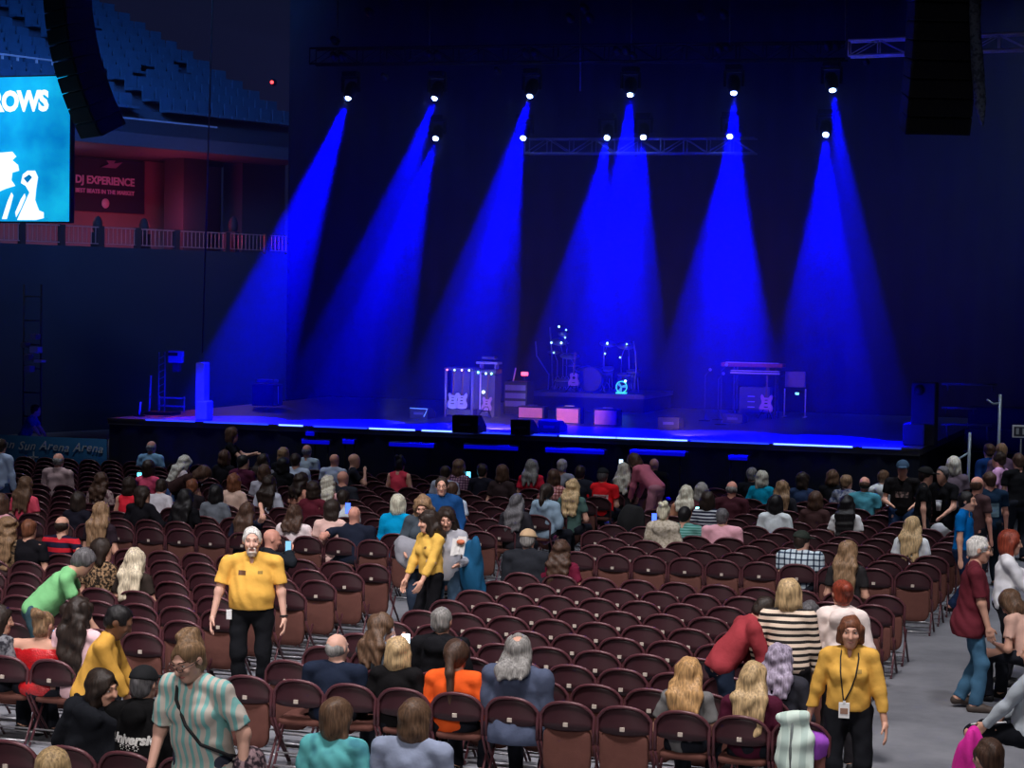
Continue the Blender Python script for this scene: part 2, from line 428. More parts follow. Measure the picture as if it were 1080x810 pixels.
    def head(F, k=None):
        F.ell(S(hd+(0+u_*.028-f_*.012)*hs), (.076*KH, .096*KH, .088*KH), RH, k=k)
        F.ell(S(hd+(0-u_*.03+f_*.022)*hs), (.06*KH, .072*KH, .085*KH), RH, k=k)
        F.ell(S(hd+(0-u_*.085+f_*.055)*hs), (.034*KH, .03*KH, .026*KH), RH, k=k)
        if det < .02:
            F.cone(S(hd+(0+u_*.02+f_*.088)*hs), S(hd+(0-u_*.022+f_*.108)*hs), .010*KH, .0145*KH, k=.012)
            for s in (1, -1):
                F.ell(S(hd+(0+u_*.003-f_*.008+r_*s*.078)*hs), (.009*KH, .02*KH, .031*KH), RH, k=.008)
                F.ell(S(hd+(0-u_*.018+f_*.075+r_*s*.036)*hs), (.022*KH, .02*KH, .02*KH), RH, k=.02)
            F.cone(S(hd+(0+u_*.034+f_*.084-r_*.035)*hs), S(hd+(0+u_*.034+f_*.084+r_*.035)*hs), .011*KH, .011*KH, k=.015)
            if face:
                for s in (1, -1): F.minus(S(hd+(0+u_*.016+f_*.099+r_*s*.032)*hs), (.016*KH, .011*KH, .010*KH), RH)
    if not face: head(b)
    else: b.ell(S(hd+u_*.01), (.06*K, .07*K, .075*K), RH)
    for s in (1, -1):
        b.cone(S(sh[s]), S(el[s]), .047*K*(w*.4+.6), .039*K); b.cone(S(el[s]), S(wr[s]), .041*K, .026*K)
        hd_ = nrm(wr[s]-el[s])
        if not (hands and s in hands):
            b.ell(S(wr[s]+hd_*.065), (.02*K, .04*K, .075*K), np.array([nrm(np.cross(hd_, L(0, 1, .3))), nrm(np.cross(hd_, np.cross(hd_, L(0, 1, .3)))), hd_]), k=.02)
        b.cone(S(hip[s]), S(kn[s]), .083*K*(w*.5+.5), .058*K); b.cone(S(kn[s]), S(an[s]), .056*K, .037*K)
        b.cone(S(an[s]-L(0, .04, .03)), S(an[s]+L(s*.02, .14, -.04)), .036*K, .028*K)
    ms = [b.mesh('body', det)]
    if face:
        hf = Field(.03*K); head(hf); hf.cone(S(nb+(hd-nb)*.35), S(hd-u_*.05-f_*.015), .05*K, .052*K); ms.append(hf.mesh('head', .0065))
    if hands:
        for s in hands:
            th = L(*(thumb[s] if thumb and s in thumb else (0, 1, .15))); ms.append(hand_field(S(wr[s]), wr[s]-el[s], s, th, hands[s], K).mesh('hand', .0045))
    sk = SKIN[skin]
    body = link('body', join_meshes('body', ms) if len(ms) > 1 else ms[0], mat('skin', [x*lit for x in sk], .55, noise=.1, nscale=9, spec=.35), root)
    bvh = None
    # ---- clothes
    if sleeve is None: sleeve = dict(tee=.62, polo=.62, tank=0., off=.3).get(top, 2.)
    t = dict(tee=.013, polo=.014, tank=.01, off=.012, long=.014, hoodie=.026, jacket=.024).get(top, .015)
    if hem is None: hem = .02 if tuck else -.09
    c = Field(.026*K); torso(c, t, True)
    for s in (1, -1):
        if sleeve > 0:
            e = sh[s]+(el[s]-sh[s])*min(sleeve, 1.); c.cone(S(sh[s]), S(e), .048*K*(w*.4+.6), (.050 if sleeve < 1 else .042)*K*(w*.4+.6), infl=t, cut=sleeve < 1)
            if sleeve > 1: c.cone(S(el[s]), S(el[s]+(wr[s]-el[s])*min(sleeve-1, 1.)), .046*K, .034*K, infl=t*.8, cut=True)
    if top in ('polo', 'jacket', 'long'): c.cone(S(nb-T[2]*.03), S(nb+T[2]*.022), .071*K, .066*K, k=.015, cut=True)
    if top == 'polo': c.minus(S(nb+T[1]*.085-T[2]*.02), (.02*K, .06*K, .05*K), R3)
    if top == 'hoodie':
        c.ell(S(pt(.43, 0, -.115)), (.12*K, .055*K, .09*K), R3, k=.03); c.cone(S(nb-T[2]*.03), S(nb+T[2]*.02), .085*K, .078*K, k=.02, cut=True)
    if top == 'off': c.post.append(keep(T[2], float(S(pt(.415))@T[2])))
    pl = S(p0+T[2]*hem)
    c.post.append(wrinkle(.0045*K if top not in ('hoodie', 'jacket') else .008*K, seed)); c.post.append(wrinkle(.003*K, seed+3, 52.)); c.post.append(keep(-T[2], -float(pl@T[2])))
    if top == 'tank':
        for s in (1, -1): c.minus(S(sh[s]+T[0]*s*.05), (.075*K, .09*K, .09*K), R3)
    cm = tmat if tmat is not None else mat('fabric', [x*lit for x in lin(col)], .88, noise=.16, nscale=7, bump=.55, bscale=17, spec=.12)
    shirt = link(dict(hoodie='hoodie', jacket='jacket').get(top, 'shirt'), c.mesh('shirt', det), cm, root)
    g = Field(.03*K); tr = .88 if hem < -.12 else 1.
    g.ell(S(p0+L(0, -.005, -.01)), (.168*w*K*tr, (.122+.02*belly)*K*tr, .13*K), R3)
    for s in (1, -1):
        e = kn[s]
        g.cone(S(hip[s]), S(kn[s]), .094*K*(w*.5+.5)*tr, .073*K)
        if not shorts: g.cone(S(kn[s]), S(an[s]+L(0, 0, -.01)), .072*K, .062*K, cut=True)
    g.post.append(wrinkle(.007*K, seed+5, 24)); g.post.append(wrinkle(.004*K, seed+6, 50)); wl = S(p0+T[2]*.075); g.post.append(keep(T[2], float(wl@T[2])))
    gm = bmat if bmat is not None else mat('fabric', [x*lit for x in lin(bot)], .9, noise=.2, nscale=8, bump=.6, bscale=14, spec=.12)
    link('shorts' if shorts else 'trousers', g.mesh('trousers', det*1.1), gm, root)
    if not barefoot:
        for s in (1, -1):
            q = Field(.02*K); a = an[s]; q.cone(S(a-L(0, .045, .04)), S(a+L(s*.015, .06, -.035)), .043*K, .046*K); q.cone(S(a+L(s*.015, .06, -.04)), S(a+L(s*.025, .155, -.047)), .044*K, .034*K)
            q.post.append(keep((0, 0, -1), 0.003)); link('shoe', q.mesh('shoe', max(det, .012)), mat('shoe_leather', lin(shoe), .6, noise=.1), root)
    # ---- hair and headgear
    hm = hair_mat([x*lit for x in HAIR[hc]])
    fh = Field(.025*KH); H = lambda rr, ff, uu: S(hd+(r_*rr+f_*ff+u_*uu)*hs)
    face_cut = lambda: fh.minus(H(0, .09, -.026), (.066*KH, .075*KH, .1*KH), RH)
    kind = hair
    if kind != 'bald':
        th = .008 if kind in ('short', 'cap', 'receding', 'bun', 'updo', 'crop') else .022
        if kind == 'receding':
            fh.ell(H(0, -.028, .0), (.084*KH, .092*KH, .07*KH), RH); fh.minus(H(0, .03, .085), (.07*KH, .1*KH, .07*KH), RH); face_cut()
        else:
            fh.ell(H(0, -.014, .03), ((.077+th)*KH, (.097+th)*KH, (.089+th)*KH), RH)
        if kind in ('short', 'cap'):
            fh.ell(H(0, -.045, -.03), (.068*KH, .06*KH, .06*KH), RH); fh.minus(H(0, .092, -.018), (.068*KH, .076*KH, .108*KH), RH); fh.minus(H(0, .05, -.09), (.1*KH, .085*KH, .09*KH), RH)
        if kind in ('crop',):
            fh.ell(H(0, -.03, -.02), (.098*KH, .095*KH, .085*KH), RH); fh.ell(H(0, -.055, -.09), (.07*KH, .055*KH, .06*KH), RH)
            for s in (1, -1): fh.cone(H(s*.078, .02, .03), H(s*.083, .0, -.07), .026*KH, .022*KH)
            fh.minus(H(0, .09, -.036), (.062*KH, .07*KH, .095*KH), RH); fh.minus(H(0, .09, -.14), (.07*KH, .11*KH, .1*KH), RH)
        if kind in ('bob', 'long', 'curly', 'half', 'fringe'):
            fh.ell(H(0, -.03, -.06), (.1*KH, .088*KH, .1*KH), RH)
            for s in (1, -1): fh.cone(H(s*.078, .0, .0), H(s*.084, -.005, -.13), .03*KH, .03*KH)
            face_cut(); fh.minus(H(0, .1, -.15), (.062*KH, .11*KH, .13*KH), RH)
        if kind in ('long', 'curly', 'half', 'fringe'):
            for x in (-.085, -.045, 0, .045, .085):
                a = hd-u_*.05-f_*.06+r_*x; hb = .165 if top == 'hoodie' else .135 if top == 'jacket' else .118; e = pt(.45, x*1.25, -hb-.012*belly)
                mid = e+(a-e)*.25; fh.cone(S(a), S(mid), .042*KH, .044*KH); lo = pt(.45-long-.03*math.sin(x*70+seed), x*1.1, -hb-.02-.02*belly); fh.cone(S(mid), S(lo), .044*KH, .02*KH)
            if kind == 'fringe': pass
        if kind == 'curly':
            rs = np.random.RandomState(seed)
            for _ in range(26):
                a = rs.uniform(.25, .95)*2*PI; fh.ell(H(.105*math.sin(a*1.0+PI)*1.05, -.03+.08*math.cos(a), rs.uniform(-.15, .08)), (.034*KH,)*3)
            face_cut()
        if kind == 'pony':
            fh.ell(H(0, -.045, -.03), (.07*KH, .06*KH, .065*KH), RH); face_cut(); fh.minus(H(0, .05, -.09), (.1*KH, .085*KH, .09*KH), RH)
            a = H(0, -.115, .03); e = S(pt(.5, 0.01, -.15)); lo = S(pt(.45-long, .02, -.155)); fh.cone(a, e, .03*KH, .036*KH); fh.cone(e, lo, .036*KH, .014*KH)
        if kind in ('updo', 'bun'):
            fh.ell(H(0, -.045, -.03), (.07*KH, .06*KH, .065*KH), RH); face_cut(); fh.minus(H(0, .05, -.09), (.1*KH, .085*KH, .09*KH), RH)
            rs = np.random.RandomState(seed)
            if kind == 'updo':
                for _ in range(9): fh.ell(H(rs.uniform(-.05, .05), -.06+rs.uniform(-.05, .03), .09+rs.uniform(-.02, .04)), (.03*KH,)*3)
            else: fh.ell(H(0, -.11, .05), (.045*KH,)*3, RH)
        if crown: fh.minus(H(0, -.055, .13), (.048*KH, .05*KH, .06*KH), RH)
        fh.post.append(wrinkle(.007*KH if kind in ('long', 'curly', 'half', 'updo') else .004*KH, seed+9, 60))
        link('hair', fh.mesh('hair', max(min(det, .014), .008)), hm, root)
    info = dict(root=root, body=body, shirt=shirt, K=K, KH=KH, hd=S(hd), RH=RH, T=T, pt=lambda *a: S(pt(*a)), sh={s: S(sh[s]) for s in sh}, wr={s: S(wr[s]) for s in wr},
                el={s: S(el[s]) for s in el}, nb=S(nb), p0=S(p0), kn={s: S(kn[s]) for s in kn}, an={s: S(an[s]) for s in an}, base=base, yaw=rz, seat=(base.x, base.y) if sit else None, rot=rot)
    if sit: PEOPLE.append((base.x, base.y, yaw))
    if face: face_parts(info)
    return info
def world(I, p): q = I['rot'](p); return Vector((I['base'].x+q[0], I['base'].y+q[1], I['base'].z+q[2]))
def bvh_of(o):
    me = o.data; v = [tuple(x.co) for x in me.vertices]; return BVHTree.FromPolygons(v, [tuple(p.vertices) for p in me.polygons])
def face_parts(I, lips=(.42, .15, .125), brow=(.06, .035, .025), iris=(.03, .02, .015)):
    bv = bvh_of(I['body']); r_, f_, u_ = I['RH']; K = I['KH']; hd = I['hd']
    def hit(x, u):
        o = hd+(r_*x+u_*u+f_*.25)*K; h = bv.ray_cast(Vector(o), Vector(-f_)); return np.array(h[0]) if h[0] is not None else o-f_*.16*K
    for s in (1, -1):
        c = hit(s*.032, .014)-f_*.004*K
        m = MB(); m.ball((0, 0, 0), (.0125*K, .0085*K, .0068*K), 0, 10); m.ball((0, .0048*K, 0), (.0058*K, .0050*K, .0058*K), 1, 10)
        e = m.build('eye', [mat('eye_white', (.75, .7, .68), .3, noise=0), mat('iris', iris, .2, noise=0)], I['root'])
        e.matrix_local = Matrix((Vector(r_), Vector(f_), Vector(u_))).transposed().to_4x4(); e.location = c
        m = MB(); m.tube([hit(s*x, u)-f_*.001*K for x, u in ((.014, .036), (.026, .041), (.04, .041), (.051, .034))], [.0028*K, .0045*K, .004*K, .002*K], 6); m.build('eyebrow', mat('brow_hair', brow, .7, noise=.2), I['root'])
    m = MB(); pts = [hit(x, -.058+.003*abs(x)/.02) for x in (-.024, -.014, 0, .014, .024)]
    m.tube([p-f_*.001*K for p in pts], [.002*K, .0052*K, .0058*K, .0052*K, .002*K], 8); m.build('lips', mat('lips', lips, .45, noise=.1), I['root'])
    I['hit'] = hit
def glasses(I, col=(.01, .01, .01), lens=None, round_=.022, h=.016):
    r_, f_, u_ = I['RH']; K = I['KH']; hd = I['hd']; m = MB()
    fo = .112
    for s in (1, -1):
        c = hd+(r_*s*.033+u_*.012+f_*fo)*K; m.tube([c+(r_*round_*math.cos(a)+u_*h*math.sin(a))*K for a in np.linspace(0, 2*PI, 13)[:-1]], .0028*K, 5, closed=True)
        m.tube([hd+(r_*s*.055+u_*.016+f_*fo)*K, hd+(r_*s*.08+u_*.016+f_*.06)*K, hd+(r_*s*.085+u_*.01-f_*.01)*K], .0025*K, 5)
    m.tube([hd+(r_*-.011+u_*.014+f_*(fo+.002))*K, hd+(r_*.011+u_*.014+f_*(fo+.002))*K], .0022*K, 5)
    o = m.build('glasses', mat('glasses_frame', col, .3, noise=0, spec=.6), I['root'])
    if lens is not None:
        m = MB()
        for s in (1, -1):
            c = hd+(r_*s*.033+u_*.012+f_*fo)*K; vs = [c+(r_*round_*math.cos(a)+u_*h*math.sin(a))*K for a in np.linspace(0, 2*PI, 13)[:-1]]
            m.add(vs+[v-f_*.002*K for v in vs], [tuple(range(12)), tuple(range(12, 24))[::-1]]+[(i, (i+1) % 12, 12+(i+1) % 12, 12+i) for i in range(12)])
        m.build('lens', mat('dark_lens', lens, .08, noise=0, spec=.8), o)
    return o
def cap(I, col, brim=1., back=False, name='cap', knit=False):
    r_, f_, u_ = I['RH']; K = I['KH']; hd = I['hd']; H = lambda a, b, c: hd+(r_*a+f_*b+u_*c)*K
    q = Field(.015*K); q.ell(H(0, -.012, .04), (.093*K, .113*K, .095*K), I['RH']); n = nrm(u_*1+f_*.12)
    q.post.append(keep(-n, -float(H(0, 0, .035 if not knit else .01)@n)))
    if brim:
        d = -1 if back else 1
        q.ell(H(0, d*.125, .045), (.075*K, .07*K, .008*K), I['RH'], k=.012)
    return link(name, q.mesh(name, .009), mat('cap_cloth', lin(col), .85, noise=.12, bump=.1), I['root'])
def drape(me, o, M, back=-1, lift=.003):
    """lay a flat mesh (x across, y up) on the surface of o: M places it, then each point slides along M's z until it meets the cloth"""
    bv = bvh_of(o); d = -(M.to_3x3() @ Vector((0, 0, 1)))
    for v in me.vertices:
        p = M @ Vector((v.co.x, v.co.y, 0)); h = bv.ray_cast(p, d); v.co = (h[0]-d*(lift+max(v.co.z, 0))) if h[0] is not None else p+d*.2
    me.update(); return me
def phone(P, face_dir, col=(.2, .55, 1.), s=4., label='', up=(0, 0, 1)):
    """a lit smartphone held at P, its screen facing face_dir"""
    z = Vector(face_dir).normalized(); x = Vector(up).cross(z).normalized(); y = z.cross(x)
    o = empty('smartphone', (0, 0, 0), 0, label, 'phone', 'lit phones in the crowd')
    o.matrix_world = Matrix.Translation(P) @ Matrix((x, y, z)).transposed().to_4x4()
    m = MB(); m.box((0, 0, -.004), (.075, .155, .009), 0, bev=.003); m.build('case', mat('phone_case', (.01, .01, .012), .4, noise=0), o)
    m = MB(); m.box((0, 0, .0012), (.068, .145, .002)); m.build('screen', mat('phone_screen', (.02, .02, .02), .3, noise=0, emit=col, estr=s), o)
    return o

def decal(I, me, c, front, name, m, target=None, lift=.003, parent=None):
    """a flat mark laid on the chest (front) or the back of the shirt round the local point c"""
    x = Vector((-1, 0, 0)) if front else Vector((1, 0, 0)); z = Vector((0, 1, 0)) if front else Vector((0, -1, 0)); y = Vector((0, 0, 1))
    M_ = Matrix((x, y, z)).transposed().to_4x4(); M_.translation = Vector(c)+z*.45
    drape(me, target or I['shirt'], M_, lift=lift); o = link(name, me, m, parent or I['root']); return o
def rect_me(w, h, nx=6, ny=4, t=.0):
    vs = [(-w/2+w*i/nx, -h/2+h*j/ny, t) for j in range(ny+1) for i in range(nx+1)]; fs = [(j*(nx+1)+i, j*(nx+1)+i+1, (j+1)*(nx+1)+i+1, (j+1)*(nx+1)+i) for j in range(ny) for i in range(nx)]
    me = bpy.data.meshes.new('mark'); me.from_pydata(vs, [], fs); return me
def surf(I, x, z, front=True, o=None, off=.004):
    """the point of the shirt before local (x, z)"""
    bv = I.setdefault('bvh', bvh_of(o or I['shirt'])); d = -1 if front else 1; h = bv.ray_cast(Vector((x, -d*.6, z)), Vector((0, d, 0)))
    return (h[0]-Vector((0, d, 0))*off) if h[0] is not None else Vector((x, -d*.12, z))
# ------------------------------------------------------------------ the hall
YF = 37.9; ZS = 1.5; YB = 50.0; XL, XR = -21.77, -5.15
blk = mat('black_drape', (.028, .032, .05), .95, noise=.25, nscale=1.2, spec=.05)
steel = mat('steel', (.42, .43, .46), .35, .8, noise=.08)
alu = mat('aluminium', (.8, .78, .86), .45, .1, noise=.08)
blackmetal = mat('black_metal', (.006, .006, .008), .55, 0., noise=.1)
blackbox = mat('black_paint', (.016, .016, .02), .6, noise=.15)
gun = mat('gunmetal', (.09, .09, .1), .45, .5, noise=.1)
def wall(name, pts, m, thick=.15, parent=None, kind='structure'):
    """an upright slab along the ground line of pts [(x, y), (x, y)] between z0 and z1"""
    (x0, y0), (x1, y1), z0, z1 = pts
    d = Vector((x1-x0, y1-y0, 0)); L = d.length; d.normalize(); n = Vector((-d.y, d.x, 0))
    b = MB(); b.prism([(0, z0), (L, z0), (L, z1), (0, z1)], d, (0, 0, 1), Vector((x0, y0, 0)), thick)
    return tag(b.build(name, m, parent), kind=kind)
def floor_mat():
    m = bpy.data.materials.new('concrete'); m.use_nodes = True; nt = m.node_tree; b = nt.nodes['Principled BSDF']; b.inputs['Roughness'].default_value = .62; b.inputs['Specular IOR Level'].default_value = .25
    tc = nt.nodes.new('ShaderNodeTexCoord')
    n = nt.nodes.new('ShaderNodeTexNoise'); n.inputs['Scale'].default_value = .9; n.inputs['Detail'].default_value = 8; n.inputs['Roughness'].default_value = .65
    nt.links.new(tc.outputs['Object'], n.inputs['Vector'])
    nt.links.new(ramp(nt, n.outputs['Fac'], [(.3, (.13, .135, .155)), (.55, (.21, .215, .24)), (.75, (.28, .282, .31))], const=False), b.inputs['Base Color'])
    return m
m = MB(); m.box((-12, 30, -.1), (90, 110, .2)); tag(m.build('floor', floor_mat()), kind='structure')
m = MB(); m.box((-12, 30, 22.1), (90, 110, .2)); tag(m.build('ceiling', mat('dark_ceiling', (.01, .011, .016), .9, noise=.2)), kind='structure')
# pleated black drape behind the stage
def drape_wall(name, x0, x1, y, z0, z1, m, amp=.03, per=.6):
    n = int((x1-x0)/.1); vs = []; fs = []
    for k in range(n+1):
        x = x0+(x1-x0)*k/n; yy = y+amp*math.sin(2*PI*x/per)+amp*.6*math.sin(2*PI*x/per*.37+1); vs += [(x, yy, z0), (x, yy, z1)]
    N = len(vs); vs += [(a, b+.03, c) for a, b, c in vs]
    for k in range(n): a = 2*k; fs += [(a, a+2, a+3, a+1), (N+a, N+a+1, N+a+3, N+a+2), (a+1, a+3, N+a+3, N+a+1), (a, N+a, N+a+2, a+2)]
    fs += [(0, 1, N+1, N), (2*n, N+2*n, N+2*n+1, 2*n+1)]
    b = MB(); b.add(vs, fs, 0, True); return tag(b.build(name, m), kind='structure')
drape_wall('wall_back', atY(303, 300, YB).x, 9, YB, 0, 16, blk)
wall('wall_right', ((9, 50), (9, 5), 0, 16), blk)
# the side of the bowl on the left: a concourse behind a rail, seating above it
CB = R(18.4); CU = Vector((math.sin(CB), math.cos(CB), 0)); CN = Vector((math.cos(CB), -math.sin(CB), 0))
CP0 = atY(150, 262, 56.)
def cp(px, py, off=0.):
    d = ray(px, py); o = CP0+CN*off; return CAM+d*((o-CAM).dot(CN)/d.dot(CN))
def cs(px, off=0.): q = cp(px, 250, off)-CP0; return q.dot(CU)
def cz(px, py, off=0.): return cp(px, py, off).z
def cbox(m, s0, s1, z0, z1, o0, o1, mi=0):
    """a box in the bowl's own axes: along the rail, up, and out from it"""
    q = [CP0*1+CU*s+CN*o-Vector((0, 0, CP0.z))+Vector((0, 0, z)) for s in (s0, s1) for o in (o0, o1) for z in (z0, z1)]
    return m.add(q, [(0, 1, 3, 2), (4, 6, 7, 5), (0, 4, 5, 1), (2, 3, 7, 6), (0, 2, 6, 4), (1, 5, 7, 3)], mi)
S0, S1 = cs(-60), cs(345)
zfl = cz(150, 262); zfas = cz(150, 155); zdeck = cz(150, 127)
navy = mat('navy_wall', (.042, .05, .075), .9, noise=.2, nscale=.5, spec=.05)
m = MB(); cbox(m, S0, S1, 0, zfl, -.3, 0); tag(m.build('wall_left', navy), kind='structure')
m = MB(); cbox(m, S0, S1, zfl-.3, zfl, -5, -.3); tag(m.build('floor_concourse', navy), kind='structure')
m = MB(); cbox(m, S0, S1, zfl, zfas+.6, -5.2, -5); tag(m.build('wall_concourse', mat('mauve_wall', (.2, .14, .17), .85, noise=.15, nscale=.6)), kind='structure')
m = MB(); cbox(m, S0, S1, zfas, zdeck, -5, 0); tag(m.build('trim_fascia', mat('fascia', (.05, .06, .11), .85, noise=.2)), kind='structure')
seat_blue = mat('blue_seat', (.03, .09, .18), .6, noise=.3, nscale=3)
m = MB()
for k in range(14): cbox(m, S0, S1, zdeck-.4, zdeck+.38*k, -5-.8*k, -.0-.8*k if k else 0.)
tag(m.build('floor_upper_bowl', mat('bowl_step', (.04, .07, .13), .9, noise=.25)), kind='structure')
m = MB(); rs = random.Random(3)
for k in range(13):
    s = S0+.3
    while s < S1-1:
        if (s % 9) > 1.0 and rs.random() > .04:
            z = zdeck+.38*k; o = -.8*k-.5; cbox(m, s, s+.46, z+.38, z+.85, o-.12, o-.06); cbox(m, s, s+.46, z+.36, z+.44, o-.08, o+.3)
        s += .55
tag(m.build('bowl_seats', seat_blue), 'rows of empty blue seats in the dim upper bowl at left', 'seats', kind='stuff')
m = MB(); cbox(m, S0, S1, zdeck+6.2, 21.9, -12, -11); tag(m.build('wall_upper', navy), kind='structure')
m = MB(); cbox(m, cs(100), cs(228), zdeck+.0, zdeck+.05, -.12, .0); tag(m.build('edge_strip', mat('rail_blue', (.3, .45, .7), .4, .3, noise=.1)), 'thin pale strip along the front edge of the upper bowl', 'edging')
m = MB(); za, zb_ = cz(25, 72, -2.4), cz(25, 59, -2.4)
cbox(m, cs(-40, -2.4), cs(60, -2.4), zb_-.05, zb_, -2.5, -2.4); cbox(m, cs(-40, -2.4), cs(60, -2.4), za, za+.05, -2.5, -2.4)
for px in (-20, 2, 18, 38, 55): q = cs(px, -2.4); cbox(m, q, q+.04, za-1., zb_, -2.49, -2.41)
tag(m.build('guard_rail', mat('rail_pale', (.55, .6, .75), .4, .3, noise=.1)), 'pale guard rail in the upper bowl above the video screen', 'railing')
# concourse rail: posts, balusters, top rail
rail = empty('railing', CP0+CU*0, 0, 'red lit metal railing along the concourse at left', 'railing')
def crel(o): o.location = -rail.location; return o
redm = mat('rail_metal', (.5, .3, .33), .4, .4, noise=.1)
zr = cz(150, 241)
m = MB(); cbox(m, S0, S1, zr-.035, zr, -.2, -.14); crel(m.build('top_rail', redm, rail))
m = MB(); cbox(m, S0, S1, zfl+.08, zfl+.11, -.19, -.15); crel(m.build('bottom_rail', redm, rail))
for px in (27, 69, 110, 149, 190, 243, 285):
    s = cs(px); m = MB(); cbox(m, s-.09, s+.09, zfl, zr+.02, -.24, -.1); crel(m.build('post', mat('post_dark', (.04, .03, .04), .6), rail))
m = MB(); s = S0
while s < S1: cbox(m, s, s+.02, zfl+.1, zr, -.18, -.16); s += .17
o = crel(m.build('balusters', redm, rail)); o['kind'] = 'stuff'
for px0, px1, nm in ((193, 218, 'a'), (255, 300, 'b')):
    m = MB(); cbox(m, cs(px0, -2.5), cs(px1, -2.5), zfl, zfas+.1, -3.4, -2.5); tag(m.build('pillar', mat('pillar_dark', (.03, .028, .04), .85, noise=.2)), kind='structure')
# banner on the concourse wall
ban = empty('hanging_banner', cp(115, 196, -4.9), 0, 'navy banner with pale lettering on the concourse wall at left', 'banner')
m = MB(); cbox(m, cs(78, -4.9), cs(152, -4.9), cz(115, 224, -4.9), cz(115, 168, -4.9), -4.95, -4.9); o = m.build('cloth', mat('banner_navy', (.02, .025, .06), .8, noise=.1), ban); o.location = -ban.location
BM = Matrix((CU, Vector((0, 0, 1)), CN)).transposed().to_4x4()
def bowl_text(s, px, py, w_px, col, name='lettering', bold=.03, off=-4.86):
    me = text_mesh(s, 1., bold, 0, .01); xs = [v.co.x for v in me.vertices]; k = abs(cs(px+w_px/2, off)-cs(px-w_px/2, off))/(max(xs)-min(xs))
    o = link(name, me, mat('banner_ink', col, .8, noise=0), ban); o.matrix_local = Matrix.Translation(cp(px, py, off)-ban.location) @ BM @ Matrix.Diagonal((k, k*.95, 1, 1)); return o
bowl_text('DJ EXPERIENCE', 111, 191, 62, (.5, .42, .62)); bowl_text('BEST BEATS IN THE MARKET', 111, 202.5, 62, (.5, .42, .62))
m = MB(); c = cp(111, 214.5, -4.86)-ban.location; m.lathe([(.001, 0), (.16, 0), (.16, .02), (.001, .02)], 20); o = m.build('emblem', mat('banner_ink', (.5, .42, .62), .8, noise=0), ban); o.matrix_local = Matrix.Translation(c) @ BM
m = MB(); m.prism([(-.45, -.1), (.2, -.1), (.5, .12), (.1, .05), (.2, .16), (-.2, .14), (-.1, .02)], (1, 0, 0), (0, 1, 0), (0, 0, 0), .02); o = m.build('emblem', mat('banner_mauve', (.2, .13, .25), .8, noise=0), ban); o.matrix_local = Matrix.Translation(cp(117, 174, -4.86)-ban.location) @ BM
for px, py in ((103, 238), (152, 240), (246, 238)):
    m = MB(); c = cp(px, py, -.6); m.ball(c, (.16, .16, .3), 0, 10); m.box(c-Vector((0, 0, .55)), (.3, .3, .7), 0)
    tag(m.build('waste_bin', mat('bin_dark', (.02, .02, .03), .7)), f'dark domed bin behind the red railing, {"left" if px < 110 else "middle" if px < 200 else "right"} one of three', 'bin', 'bins on the concourse')
# a thin cable hanging before the bowl, and the red lamp
a, b_ = atY(226, -60, 46.), atY(213.5, 372, 46.)
m = MB(); m.tube([a, (a+b_)/2, b_], .022, 6); tag(m.build('hanging_cable', gun), 'thin dark cable hanging from the roof left of the stage', 'cable')
lp = atY(288, 87, 49.); t = empty('red_lamp', lp, 0, 'small glowing red lamp high on the dark wall left of stage', 'lamp')
m = MB(); m.lathe([(.02, .05), (.09, .03), (.1, -.02), (.05, -.06)], 14, M=Matrix.Rotation(PI/2, 3, 'X')); m.build('housing', blackmetal, t)
m = MB(); m.ball((0, -.07, 0), .045); m.build('bulb', mat('red_bulb', (.3, .02, .02), .4, noise=0, emit=(1, .05, .06), estr=5), t)

# ------------------------------------------------------------------ the stage
W = XR-XL; CX = (XL+XR)/2
st = empty('stage', (CX, YF, 0), 0, 'wide black stage platform washed in blue light', 'stage')
m = MB(); m.box((0, 5.6, ZS-.06), (W, 11.2, .12)); m.build('deck', mat('stage_deck', (.12, .12, .13), .38, noise=.25, nscale=2, spec=.4), st)
m = MB()
n = int(W/.12); vs = []
for k in range(n+1): x = -W/2+W*k/n; y = .06+.03*math.sin(x*9)+.02*math.sin(x*23); vs += [(x, y, 0), (x, y, ZS-.12)]
N = len(vs); vs += [(a, b+.03, c) for a, b, c in vs]
fs = []
for k in range(n): a = 2*k; fs += [(a, a+2, a+3, a+1), (N+a, N+a+1, N+a+3, N+a+2)]
m.add(vs, fs, 0, True); m.build('skirt', blk, st)
for s in (-1, 1):
    m = MB(); m.box((s*(W/2-.04), 5.6, ZS/2-.06), (.05, 11, ZS-.12)); m.build('side_skirt', blk, st)
m = MB(); m.box((0, -.012, ZS-.02), (W, .024, .05)); m.build('edge_trim', gun, st)
edge_hi = mat('edge_glow_bright', (.1, .1, .12), .4, noise=0, emit=(.12, .22, 1), estr=4.5); edge_lo = mat('edge_glow_soft', (.1, .1, .12), .4, noise=0, emit=(.02, .05, 1), estr=1.6)  # glowing strips made up for the bright line along the stage edge
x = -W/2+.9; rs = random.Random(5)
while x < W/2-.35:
    L = rs.uniform(.5, 1.5); L = min(L, W/2-.05-x); m = MB(); m.box((x+L/2, -.035, ZS+.0), (L, .018, .028)); m.build('edge_glow', edge_hi if rs.random() < .7 else edge_lo, st); x += L+rs.uniform(.02, .25)
